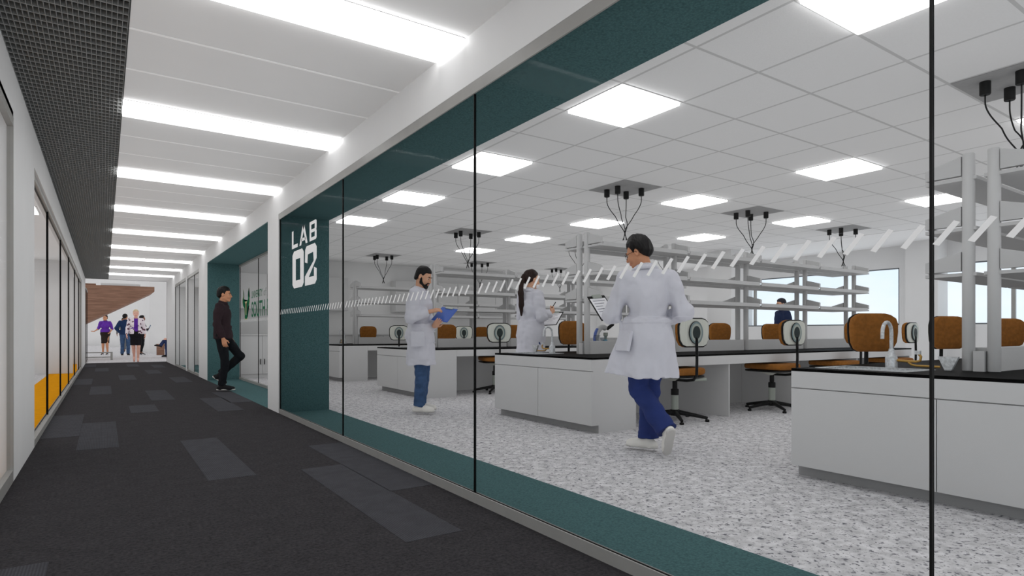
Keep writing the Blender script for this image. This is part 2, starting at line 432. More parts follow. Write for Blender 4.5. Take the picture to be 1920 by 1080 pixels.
for nm, y0, y1, ms in (('window_8', 5.75, 9.3, (9.06, 7.4)), ('window_9', -1, 5.08, (3.9, 1.9, .1))):
    r = empty(nm, (XF+.1, y0, 1.165), kind='structure')
    f = B()
    for z0, z1 in ((1.165, 1.19), (2.31, 2.33)): f.box(XF+.02, XF+.08, y0, y1, z0, z1)
    for y in (y0, y1-.025): f.box(XF+.02, XF+.08, y, y+.025, 1.165, 2.33)
    mk('window_frame', f, mat('window_frame_dark_grey', (104,108,112), .5), r)
    for m_ in ms[:1] if nm == 'window_8' else ms: mk('mullion', B().box(XF+.02, XF+.08, m_-.028, m_+.028, 1.19, 2.31), M['frame'], r)
    mk('glass_pane', B().box(XF+.045, XF+.055, y0+.02, y1-.02, 1.185, 2.315), M['glass'], r)

# rooms behind the far right windows and the annex
struct('wall_annex', B().box(XD, XD+.1, YF+.2, YE, 0, ZC), M['wall'])
struct('ceiling_annex', B().box(1.86, XD-.01, P4, 21.163, 2.42, 2.484), M['ceil'])

# atrium
b = B().box(-14, 14, 59.5, 60, 0, 9); b.box(-14.3, -14, YE+.3, 60, 0, 9); b.box(13.7, 14, YE+.3, 60, 0, 9)
b.box(XW, 14, YE-.1, YE, 0, 9); b.box(-14, XL-.115, YE-.1, YE, 0, 9); b.box(XL-.115, XW, YE-.1, YE, ZC, 9)
struct('wall_atrium', b, M['wall'])
struct('wall_atrium_block', B().box(1.83, 6, 34.3, 48, 0, 8.9), M['wall'])
struct('wall_atrium_pier', B().box(.35, .9, 52, 53, 0, 8.9), M['wall'])
struct('ceiling_atrium', B().box(-14.3, 14, YE, 60, 9, 9.2), M['ceil'])
for k in range(6):  # unseen glowing panels, added to whiten the light in the atrium
    for q in (0, 1):
        y = 26 + 5.6*k; x = -9 + 10*q
        t = empty('atrium_fill_panel', (x+4, y+1.2, 9), 'added luminous skylight panel high over the atrium, row %s, %s side' % (('one','two','three','four','five','six')[k], ('left','right')[q]), 'light', 'skylight panels over the atrium')
        mk('diffuser', B().box(x, x+8, y, y+2.4, 8.94, 8.998), M['atrium_fill'], t)
        for q in (x-.1, x+8): mk('trim_bar', B().box(q, q+.1, y, y+2.4, 8.93, 8.998), M['seamd'], t)
# timber flight of bleacher steps
st = empty('bleacher_stair', (.5, 27.6, 0), 'walnut clad underside of the stepped seating above the corridor end', 'stairs')
side = [(-4.2,27,-.0),(-3.2,27,-.0),(1.613,27,2.628),(1.613,27,2.78),(-3.0,27,2.78),(-4.2,27,2.78)]
side = [(-2.35,27,.55),(-.556,27,1.37),(1.613,27,2.60),(1.613,27,2.78),(-2.35,27,2.76)]
mk('side_panel', B().prism(side, (0,.08,0)), M['wood'], st)
under = [(-2.35,27.08,.55),(-.556,27.08,1.37),(1.613,27.08,2.60),(1.613,27.08,2.66),(-.556,27.08,1.43),(-2.35,27.08,.61)]
mk('soffit_panel', B().prism(under, (0,2.6,0)), M['wood'], st)
fl = B()
for k in range(5): fl.box(-2.0+.35*k, -1.65+.35*k, 27.1, 29.6, 2.78-.0, 2.95-.03*k)
mk('tread', fl, M['wood'], st)
ed = B().box(-.1, 1.15, 27.02, 27.2, 2.782, 2.86)
mk('edge_trim', ed, M['lam'], st)
lb = empty('low_metal_bench', (-.3, 27.0, 0), 'low grey metal rail bench under the walnut stair', 'bench')
mk('seat_rail', B().box(-1.6, .27, 26.95, 27.05, .26, .30), M['frame'], lb)
mk('lower_rail', B().box(-1.6, .2, 26.97, 27.03, .09, .125), M['frame'], lb)
for x in (.2, -1.6): mk('leg', B().box(x, x+.07, 26.95, 27.05, 0, .26), M['frame'], lb)
mk('support_post', B().box(-.62,-.60, 29.7,29.72, 0, 2.3), M['frame'], st)
wb = empty('timber_bench', (2.7, 28.4, 0), 'brown timber bench behind the corridor end pillar', 'bench')
mk('seat', B().box(2.24, 3.1, 28.05, 28.75, .36, .42), M['wood'], wb)
mk('end_panel', B().box(2.24, 2.30, 28.05, 28.75, 0, .36), M['wood'], wb); mk('end_panel', B().box(3.04, 3.1, 28.05, 28.75, 0, .36), M['wood'], wb)
ts = empty('timber_stool', (2.13, 31.7, 0), 'brown timber cube stool beyond the shoes of the seated person', 'stool')
mk('side_panel', B().box(1.98, 2.28, 31.55, 31.85, 0, .45), M['wood'], ts); mk('seat', B().box(1.97, 2.29, 31.54, 31.86, .45, .50), M['wood'], ts)

# LAB 02 lettering on the teal jamb (block glyphs)
def glyph(bb, polys, y0, z0, w, h):      # on the corridor face of the glass, reading away to near
    for pl in polys: bb.prism([(1.8155, y0 - u*w, z0 + v*h) for u, v in pl], (-.001,0,0))
t = empty('wall_lettering', (1.8155, 6.77, 1.515), 'white LAB 02 lettering on the glass in front of the teal jamb', 'sign')
L_ = [[(0,0),(.26,0),(.26,1),(0,1)],[(.26,0),(1,0),(1,.2),(.26,.2)]]
A_ = [[(0,0),(.22,0),(.62,1),(.38,1)],[(.78,0),(1,0),(.62,1),(.42,1)],[(.22,.2),(.78,.2),(.72,.36),(.28,.36)]]
B_ = [[(0,0),(.24,0),(.24,1),(0,1)],[(.24,0),(.9,0),(1,.08),(1,.17),(.24,.17)],[(.24,.42),(1,.42),(.95,.5),(1,.58),(.24,.58)],[(.24,.83),(1,.83),(1,.93),(.9,1),(.24,1)],
      [(.74,.17),(1,.17),(1,.42),(.74,.42)],[(.74,.58),(1,.58),(1,.83),(.74,.83)]]
O_ = [[(0,.1),(.0,.9),(.3,.77),(.3,.2)],[(0,.1),(.3,.2),(.7,.2),(1,.1),(.86,0),(.14,0)],[(1,.1),(.7,.2),(.7,.77),(1,.9)],[(0,.9),(.14,1),(.86,1),(1,.9),(.7,.77),(.3,.77)]]
Z_ = [[(0,.6),(.22,.56),(.25,.78),(.02,.92)],[(.02,.92),(.14,1),(.86,1),(1,.9),(.72,.8),(.25,.78)],[(1,.9),(1,.62),(.76,.58),(.72,.8)],[(.76,.58),(1,.62),(.34,.2),(0,.24)],
      [(0,0),(.86,0),(1,.09),(1,.19),(.34,.2),(0,.24)],[(.78,.19),(1,.19),(1,.37),(.78,.42)]]
wb_ = B()
for gl, y0, w in ((L_,7.26,.25),(A_,6.936,.325),(B_,6.533,.254)): glyph(wb_, gl, y0, 1.975, w, .203)
mk('word', wb_, M['letter'], t, fix=False)
nb = B(); glyph(nb, O_, 7.236, 1.514, .475, .424); glyph(nb, Z_, 6.712, 1.514, .435, .424)
mk('number', nb, M['letter'], t, fix=False)

# logo on the second portal glass
t = empty('glass_logo', (2.434, 12.5, 1.3), 'green and gold university logo applied to the second portal glass', 'logo')
XG = 2.4355
def yz(u, v):   # u 0..1 left to right across the emblem (towards the camera), v 0..1 up
    return (XG, 13.80 - .76*u, 1.295 + .62*v)
half = [(0.5,0),(.36,.0),(.30,.06),(.33,.1),(.27,.36),(.10,.44),(.02,.56),(.03,.66),(.14,.76),(.15,.86),(.12,1.0),(.22,.88),(.25,.76),(.22,.66),(.30,.60),(.5,.59)]
inner = [(.5,.13),(.465,.13),(.45,.5),(.33,.55),(.33,.575),(.5,.575)]
def mirror(h): return h + [(1-u, v) for u, v in h[::-1] if abs(u-.5) > 1e-6]
def tri(poly2, dx):
    bm = bmesh.new(); vs = [bm.verts.new((0, u, v)) for u, v in poly2]; f = bm.faces.new(vs)
    bmesh.ops.triangulate(bm, faces=[f]); bm.verts.index_update()
    r = [tuple(v.index for v in f.verts) for f in bm.faces]; bm.free(); return r
def flat(bb, poly2, dx, th=.0008):
    tr = tri(poly2, dx); n = len(poly2)
    P = [yz(u, v) for u, v in poly2]
    vs = [(x-dx-th, y, z) for x, y, z in P] + [(x-dx, y, z) for x, y, z in P]
    bb.add(vs, tr + [tuple(i+n for i in f[::-1]) for f in tr] + [(i, (i+1)%n, (i+1)%n+n, i+n) for i in range(n)])
def grow(poly2, g):
    cx, cy = .5, .45
    return [(cx+(u-cx)*(1+g), cy+(v-cy)*(1+g*.6)) for u, v in poly2]
e1 = B(); flat(e1, grow(mirror(half), .09), 0); o = mk('emblem_outline', e1, M['gold'], t)
e2 = B(); flat(e2, mirror(half), .001); mk('emblem', e2, M['green'], t)
e3 = B(); flat(e3, mirror(inner), .002); mk('emblem_inset', e3, M['gold'], t)
def text_mesh(s, bold=.0, spacing=1.0):
    cu = bpy.data.curves.new('lettering', 'FONT'); cu.body = s; cu.size = 1; cu.offset = bold; cu.extrude = .002; cu.space_character = spacing
    o = bpy.data.objects.new('lettering', cu); COL.objects.link(o); dg = bpy.context.evaluated_depsgraph_get(); dg.update()
    me = bpy.data.meshes.new_from_object(o.evaluated_get(dg)); bpy.data.objects.remove(o); return me
def wordmark(s, y0, y1, z0, z1, m, bold=.02):
    me = text_mesh(s, bold); v = np.array([p.co for p in me.vertices]); lo, hi = v.min(0), v.max(0)
    bb = B(); vs = []
    for p in v:
        u = (p[0]-lo[0])/(hi[0]-lo[0]); w = (p[1]-lo[1])/(hi[1]-lo[1])
        vs.append((XG - (.001 if p[2] > 0 else 0), y0 + (y1-y0)*u, z0 + (z1-z0)*w))
    bb.add(vs, [tuple(q.vertices) for q in me.polygons]); bpy.data.meshes.remove(me)
    return mk('lettering', bb, m, t, fix=False)
wordmark('UNIVERSITY', 12.86, 11.86, 1.69, 1.83, M['green'], .006)
LG = mat('logo_grey', (120,128,124), .6)
wordmark('o', 11.76, 11.65, 1.69, 1.785, LG, 0); wordmark('f', 11.62, 11.54, 1.69, 1.83, LG, 0)
wordmark('SOUTH FLORIDA', 12.86, 9.98, 1.315, 1.62, M['green'], .016)

# ------------------------------------------------------------------ lab ceiling lights and service drops
ordn = {0:'nearest',1:'second',2:'third',3:'fourth',4:'fifth',5:'farthest'}
for c, (x, nm, rows) in enumerate(((3.05,'first',range(-1,5)), (6.275,'middle',range(-1,6)), (8.855,'last',range(-1,5)))):
    for r in rows:
        y = 1.175 + 1.935*r
        w = ('%s one ahead' % (ordn[r])) if r >= 0 else 'the one behind the camera'
        t = empty('ceiling_panel_light', (x+.3225, y+.3225, ZC), 'square lab ceiling light, %s, %s line from the glass' % (w, nm), 'light', 'square ceiling lights in the lab')
        lens(mk('diffuser', B().box(x+.02, x+.625, y+.02, y+.625, ZC-.024, ZC+.01), [M['lamp2'], M['lampside']], t))
        f = B()
        for a0, a1, c0, c1 in ((x,x+.645,y,y+.014),(x,x+.645,y+.631,y+.645),(x,x+.014,y+.014,y+.631),(x+.631,x+.645,y+.014,y+.631)): f.box(a0,a1,c0,c1,ZC-.004,ZC+.008)
        mk('trim_frame', f, M['seamd'], t)
ROWS = [('nearest', 1.515), ('second', 5.385), ('third', 9.255), ('farthest', 13.125)]
def drop_proto():
    t = empty('service_drop', (0,0,0), local=True)
    mk('ceiling_plate', B().box(-.312,.312,-.312,.312,-.004,.008), M['panel'], t)
    rnd = random.Random(3)
    spots = [(-.15,.16),(-.17,-.05),(.12,.10),(.15,-.13)]
    for i, (x, y) in enumerate(spots):
        mk('connector', B().lathe([(.030,-.095),(.034,-.09),(.034,-.004),(.03,0)], (x,y,0), 18), M['conn'], t, smooth=True)
        pts = []
        for q in range(25):
            s = q/24
            z = -.09 - .545*s
            k = 1 if s < .1 else max(0, 1-(s-.1)/.74); k = k*k*(3-2*k)
            ph = i*PI/2 + s*3.4
            tw = .026*math.sin(PI*min(1, max(0, (s-.45)/.40))) + (.03*(s-.85)/.15 if s > .85 else 0)
            pts.append((x*k + tw*math.cos(ph), y*k + tw*math.sin(ph), z))
        mk('cable', B().tube(pts, .0052, 6), M['cable'], t, smooth=2)
    return t
dp = drop_proto(); first = True
for rn, yc in ROWS:
    for c, x in enumerate((4.985, 7.565, 10.145)):
        y = yc - .0175
        o = dp if first else copy_tree(dp); first = False
        o.location = (x+.3225, y, ZC)
        tag(o, 'black cable drop above the %s bench row, %s from the glass' % (rn, ('first','second','third')[c]), 'cable drop', 'cable drops above the benches')
# ------------------------------------------------------------------ lab benches
X0, X1 = 3.99, 10.9
PX = [4.65, 6.14, 7.67, 9.2, 10.72]
def bench_row(rn, yc):
    a, c = yc-.89, yc+.89
    lab = rn + ' bench row'
    # sink cabinet at the corridor end
    t = empty('sink_cabinet', (4.3, yc, 0), 'white two door sink cabinet at the corridor end of the %s' % lab, 'cabinet', 'white cabinets ending the bench rows')
    mk('carcass', B().box(X0+.02, 4.605, a, c, .08, .735).box(X0+.094, 4.605, a, c, 0, .08), M['kick'] if False else M['lam'], t)
    mk('plinth', B().box(X0+.09, X0+.094, a+.001, c-.001, 0, .08), M['kick'], t)
    mk('drawer_front', B().box(X0, X0+.02, a, c, .622, .735), M['lam'], t)
    mk('door', B().box(X0, X0+.02, a, yc-.003, .08, .615), M['lam'], t); mk('door', B().box(X0, X0+.02, yc+.003, c, .08, .615), M['lam'], t)
    # worktop with the sink opening, apron rails
    sx0, sx1, sy0, sy1 = 4.13, 4.52, yc+.22, yc+.78
    w = B().box(X0, sx0, a, c, .735, .755).box(sx1, X1, a, c, .735, .755).box(sx0, sx1, a, sy0, .735, .755).box(sx0, sx1, sy1, c, .735, .755)
    wt = mk('worktop', w, M['top']); tag(wt, 'long black worktop of the %s' % lab, 'worktop', 'black worktops')
    t = empty('sink', (4.325, yc+.5, .735), 'speckled steel sink in the %s' % lab, 'sink', 'steel sinks')
    s = B().box(sx0-.012, sx1+.012, sy0-.012, sy0+.008, .756, .760).box(sx0-.012, sx1+.012, sy1-.008, sy1+.012, .756, .760)
    s.box(sx0-.012, sx0+.008, sy0+.008, sy1-.008, .756, .760).box(sx1-.008, sx1+.012, sy0+.008, sy1-.008, .756, .760)
    mk('rim', s, M['steel'], t)
    s = B().box(sx0+.0005, sx1-.0005, sy0+.0005, sy1-.0005, .737, .741)
    for q in (sx0+.0005, sx1-.0045): s.box(q, q+.004, sy0+.0005, sy1-.0005, .741, .7545)
    for q in (sy0+.0005, sy1-.0045): s.box(sx0+.0045, sx1-.0045, q, q+.004, .741, .7545)
    mk('basin', s, M['steel'], t)
    for side, y in (('near', a), ('far', c-.02)):
        o = mk('apron_rail', B().box(4.607, X1, y, y+.02, .632, .735), M['lam']); tag(o, 'white apron rail on the %s side of the %s' % (side, lab), 'rail', 'apron rails under the worktops')
    o = mk('modesty_panel', B().box(4.607, X1, yc-.01, yc+.01, 0, .735), M['lam']); tag(o, 'white modesty panel along the middle of the %s' % lab, 'panel', 'modesty panels under the worktops')
    for k, x in enumerate((6.19, 7.66, 9.2, 10.88)):
        for side, y0, y1 in (('near', a+.022, yc-.012), ('far', yc+.012, c-.022)):
            o = mk('support_panel', B().box(x-.01, x+.01, y0, y1, 0, .735), M['lam'])
            tag(o, 'white support panel, %s from the glass, %s side of the %s' % (('first','second','third','last')[k], side, lab), 'panel', 'support panels under the worktops')
    # raceway
    rt = empty('service_raceway', (7.7, yc, .755), 'low white service raceway along the middle of the %s' % lab, 'raceway', 'raceways on the worktops')
    for i in range(4): mk('cover', B().box(PX[i]+.045, PX[i+1]-.045, yc-.07, yc+.07, .755, .905), M['shelf'], rt)
    for x in PX: mk('post_shoe', B().box(x-.043, x+.043, yc-.03, yc+.03, .755, .885), M['post'], rt)
    # shelving
    t = empty('shelving_rack', (7.7, yc, .755), 'grey open shelving rack with three levels on the %s' % lab, 'shelving', 'shelving racks on the worktops')
    for x in PX:
        for s in (-1, 1):
            mk('post', B().lathe([(.033,0),(.035,.004),(.035,1.40),(.030,1.409)], (x, yc+s*.068, .756), 20), M['post'], t, smooth=True)
        for z in (2.027, 1.70, 1.404):
            for s in (-1, 1):
                y0, y1 = yc+s*.104, yc+s*.31
                h = .125
                mk('bracket', B().prism([(x-.019,y0,z),(x-.019,y1,z),(x-.019,y1,z+.068),(x-.019,y0,z+h)], (.038,0,0)), M['shelf'], t)
    for i in range(4):
        for z in (2.027, 1.70, 1.404):
            for s in (-1, 1):
                y0, y1 = sorted((yc+s*.02, yc+s*.31))
                sb = B().box(PX[i]-.017 if i == 0 else PX[i]+.024, PX[i+1]-.024 if i < 3 else PX[i+1]+.017, y0, y1, z-.034, z-.012)
                ly = (yc+s*.31, yc+s*.298); ly = sorted(ly)
                sb.box(PX[i]+.03, PX[i+1]-.03, ly[0], ly[1], z-.012, z+.014)
                mk('shelf', sb, M['shelf'], t)
for rn, yc in ROWS: bench_row(rn, yc)

def make_faucet(side, label, loc):
    t = empty('faucet', (0,0,0), label, 'faucet', 'sink faucets', local=True)
    mk('base', B().lathe([(.038,0),(.038,.07),(.034,.085),(.02,.10),(.016,.135)], (0,0,0), 18), M['steel'], t, smooth=True)
    pts = [(0,0,.09),(0,0,.2)] + [(-.065+.065*math.cos(q), .0, .245+.075*math.sin(q)) for q in (PI*i/10 for i in range(11))] + [(-.131,0,.205)]
    mk('spout', B().tube(pts, .012, 12), M['steel'], t, smooth=True)
    s = side
    p = [(0,s*.03,.055),(.0,s*.10,.05),(-.01,s*.16,.05),(-.012,s*.185,.058),(-.012,s*.19,.085),(-.012,s*.175,.105)]
    mk('lever_pipe', B().tube(p, .0085, 10), M['brass'], t, smooth=True)
    mk('lever_knob', B().box(-.024,0,min(s*.155,s*.187),max(s*.155,s*.187),.10,.125), M['steel'], t)
    p = [(-.005,s*.11,.045),(-.005,s*.13,.028),(-.005,s*.16,.022),(-.005,s*.30,.020)]
    mk('drain_pipe', B().tube(p, .008, 10), M['brass'], t, smooth=True)
    y0 = s*.305
    mk('foot_plate', B().prism([(-.012,y0+s*.022,0),(-.012,y0+s*.06,0),(-.012,y0+s*.10,.09),(-.012,y0-s*.018,.09)], (.024,0,0)), M['steel'], t)
    t.location = loc
    return t
for (rn, yc), s in zip(ROWS, (-1, 1, 1, 1)):
    make_faucet(s, 'chrome gooseneck faucet beside the sink of the %s bench row from the camera' % rn, (4.578, yc+.5, .7555))

# cabinets on the far wall
for k, (x0, x1) in enumerate(((2.46,3.7),(3.71,4.96),(6.204,7.41),(7.42,8.62),(8.63,9.85))):
    t = empty('wall_cabinet', ((x0+x1)/2, YF, 1.545), 'white wall cabinet on the far lab wall, %s from the glass' % ('first','second','third','fourth','fifth')[k], 'cabinet', 'wall cabinets on the far wall')
    mk('carcass', B().box(x0, x1, 14.52, YF-.002, 1.545, 2.35), M['lam'], t)
    m_ = (x0+x1)/2
    for c0, c1 in ((x0, m_-.003), (m_+.003, x1)): mk('door', B().box(c0+.002, c1-.002, 14.5, 14.519, 1.55, 2.345), M['lam'], t)
for k in range(8):
    x0 = 2.46 + .95*k
    t = empty('base_cabinet', (x0+.47, 14.6, 0), 'white base cabinet along the far lab wall, %s from the glass' % ('first','second','third','fourth','fifth','sixth','seventh','eighth')[k], 'cabinet', 'base cabinets along the far wall')
    mk('carcass', B().box(x0, x0+.948, 14.33, YF-.002, .0, .945), M['lam'], t)
    for q in (0, 1):
        d = mk('door', B().box(x0+.003+.474*q, x0+.471+.474*q, 14.31, 14.329, .09, .94), M['lam'], t)
        yq = x0 + (.43 if q == 0 else .515)
        mk('handle', B().box(yq, yq+.012, 14.285, 14.309, .30, .42), M['cdark'], d)
o = mk('counter_top', B().box(2.45, 10.1, 14.29, YF-.002, .946, .975), M['lam']); tag(o, 'white counter top running along the far lab wall', 'worktop')

# microscope and beakers on the second bench row
t = empty('microscope', (5.34, 5.78, .756), 'white and blue microscope on the far side of the second bench row', 'microscope')
q = Vector((5.34, 5.78, .756))
def at(*p): return tuple(q + Vector(p))
mk('base', B().box(5.25,5.45,5.69,5.87,.756,.80), M['lam'], t)
arc = [at(-.08,0,.04)] + [at(-.02+.11*math.cos(a)-.0, 0, .17+.15*math.sin(a)) for a in (math.radians(d) for d in range(200, 50, -15))]
mk('arm', B().tube(arc, .034, 12), M['lam'], t, smooth=True)
mk('arm_cover', B().tube([(x-.022,y,z) for x,y,z in arc[:7]], .024, 10), mat('microscope_blue', (92,112,176), .5), t, smooth=True)
mk('stage', B().box(5.31,5.43,5.72,5.84,.88,.895), M['cdark'], t)
mk('objective', B().lathe([(.012,0),(.02,.05),(.03,.06),(.03,.10)], at(.03,0,.15), 14), M['ccol'], t, smooth=True)
mk('eyepiece', B().cyl(at(.06,0,.30), at(.16,0,.36), .022, 12), M['cdark'], t, smooth=True)
mk('focus_knob', B().cyl(at(-.04,-.06,.09), at(-.04,.06,.09), .028, 14), M['cdark'], t, smooth=True)
mk('sample_dish', B().lathe([(.03,0),(.034,.02),(.03,.02)], at(.0,-.02,.14), 14), mat('dish_cyan', (110,170,196), .4), t, smooth=True)
M['bglass'] = glass_mat('beaker_glass', (.86,.88,.9), .06)
for k, (x, h, r, nm) in enumerate(((5.08,.22,.035,'tall conical glass beaker beside the microscope'), (5.17,.19,.03,'short glass beaker touching the microscope side'))):
    o = mk('beaker', B().lathe([(r,0),(r,h*.55),(r*.7,h*.75),(r*1.2,h),(r*1.1,h),(r*.6,h*.75),(r*.9,h*.55),(r*.9,.006)], (x,5.62,.7555), 18), M['bglass'], smooth=True)
    tag(o, nm, 'beaker', 'beakers beside the microscope')

# ------------------------------------------------------------------ chairs (local: sitter looks along +Y)
def make_chair():
    t = empty('lab_chair', (0,0,0), local=True)
    def rr(w, d, r, n=5):
        o = []
        for cx, cy, a0 in ((w-r,d-r,0),(-w+r,d-r,90),(-w+r,-d+r,180),(w-r,-d+r,270)):
            for i in range(n+1):
                a = math.radians(a0+90*i/n); o.append((cx+r*math.cos(a), cy+r*math.sin(a)))
        return o
    seat_o = rr(.255, .29, .12)
    mk('seat', B().slab(seat_o, lambda u,v,w: (u, v, .525+w+(.012*(abs(u)/.25)**2)), .075, .025, .008), M['brown'], t, smooth=2)
    mk('seat_shell', B().slab(rr(.25,.285,.12), lambda u,v,w: (u, v, .502+w), .022, .008), M['cdark'], t, smooth=2)
    u_ = B().lathe([(.03,0),(.05,.005),(.11,.035),(.15,.05)], (0,.02,.45), 20); mk('seat_mount', u_, M['shell'], t, smooth=True)
    # back: chamfered pad, tapering to its foot
    hw, z0, z1 = .205, .845, 1.165
    out = [(-.12,z0),(.12,z0),(.165,z0+.02),(.195,z0+.075),(.205,z0+.16),(.205,z1-.085),(.19,z1-.04),(.15,z1-.012),(.10,z1),(-.10,z1),(-.15,z1-.012),(-.19,z1-.04),(-.205,z1-.085),(-.205,z0+.16),(-.195,z0+.075),(-.165,z0+.02)]
    yb = -.36
    def pl(off, curve): return lambda u,v,w: (u, yb+off+w+curve*(u*u)/.04, v)
    mk('back_pad', B().slab(out, pl(.022,.018), .06, .02, .008), M['brown'], t, smooth=2)
    mk('back_edge', B().slab([(u*1.01,(v-1.0)*1.015+1.0) for u,v in out], pl(.008,.018), .02, .006), M['cdark'], t, smooth=2)
    sh = mk('back_shell', B().slab([(u*.95,(v-1.0)*.93+1.0) for u,v in out], pl(-.006,.018), .018, .007), M['shell'], t, smooth=2)
    def oval(a, c): return [(a*math.cos(2*PI*i/28), 1.005 + c*math.sin(2*PI*i/28)) for i in range(28)]
    for nm, a, c, o_, m_ in (('disc_rim',.092,.125,-.013,'cdark'),('disc',.086,.119,-.018,'disc'),('disc_centre',.05,.072,-.022,'discd'),('disc_ring',.07,.10,-.0195,'ccol')):
        ol = oval(a, c); R = .01
        mk(nm, B().prism([(u, yb+o_, v) for u,v in ol], (0,.008,0)), M[m_], sh)
    pole = [(0,yb-.02,.95),(0,yb-.025,.70),(0,yb-.02,.54),(0,yb+.03,.485),(0,yb+.15,.468),(0,0,.465)]
    mk('back_pole', B().tube(pole, .016, 12), M['cdark'], t, smooth=True)
    mk('lever', B().cyl((.06,-.22,.475),(.2,-.3,.485),.017,10), M['ccol'], t, smooth=True)
    mk('column', B().lathe([(.042,.10),(.042,.31)], (0,0,0), 20), M['ccol'], t, smooth=True)
    mk('column_collar', B().lathe([(.044,.29),(.045,.30),(.045,.355),(.04,.36),(.028,.362),(.028,.46)], (0,0,0), 20), M['cdark'], t, smooth=True)
    mk('base_hub', B().lathe([(.05,.055),(.065,.075),(.05,.125)], (0,0,0), 20), M['cdark'], t, smooth=True)
    for i in range(5):
        a = 2*PI*i/5 + .5
        ca, sa = math.cos(a), math.sin(a)
        pts = [(ca*r, sa*r, z) for r, z in ((.04,.092),(.2,.07),(.36,.042))]
        l = mk('leg', B().tube(pts, .028, 10, r2=.017), M['cdark'] , t, smooth=True)
        mk('glide', B().lathe([(.02,0),(.026,.006),(.022,.026)], (ca*.355, sa*.355, 0), 14), M['cdark'], l, smooth=True)
    return t
chp = make_chair()
CH = [ # x, y, facing degrees (0 = +Y), where
 (5.43,4.69,-12,'brown lab chair with grey shell behind the walking man, near side of second bench row'),
 (7.22,4.62,-8,'brown lab chair with grey shell, second along the near side of the second bench row'),
 (8.76,4.62,-4,'brown lab chair with grey shell, third along the near side of the second bench row'),
 (10.42,4.62,0,'brown lab chair with grey shell, last along the near side of the second bench row'),
 (5.26,6.06,174,'brown lab chair facing the camera next to the first shelf posts, second bench row'),
 (8.37,6.06,165,'brown lab chair facing the camera, middle of the far side of the second bench row'),
 (9.82,6.07,157,'brown lab chair facing the camera beside the navy dressed person at the window'),
 (5.20,2.24,150,'brown lab chair facing the camera behind the nearest faucet'),
 (6.76,2.23,157,'brown lab chair facing the camera just right of the tall black glass joint'),
 (8.36,2.23,157,'brown lab chair facing the camera behind the nearest shelf posts'),
 (5.48,8.62,-20,'brown lab chair with grey shell left of the woman, near side of third bench row'),
 (5.38,9.95,174,'brown lab chair facing the camera beside the blue clipboard, third bench row'),
 (7.0,9.95,174,'brown lab chair facing the camera left of the woman, third bench row'),
 (5.38,12.45,-20,'brown lab chair with grey shell left of the bearded man, farthest bench row'),
 (6.98,12.45,-20,'brown lab chair with grey shell right of the bearded man, farthest bench row'),
 (5.32,13.8,180,'leftmost brown lab chair facing the camera, farthest bench row'),
 (8.55,13.8,180,'small far brown lab chair facing the camera, farthest bench row'),
]
for i, (x, y, a, l) in enumerate(CH):
    o = chp if i == 0 else copy_tree(chp)
    o.location = (x, y, 0); o.rotation_euler = (0,0,math.radians(a))
    tag(o, l, 'chair', 'lab chairs at the benches')
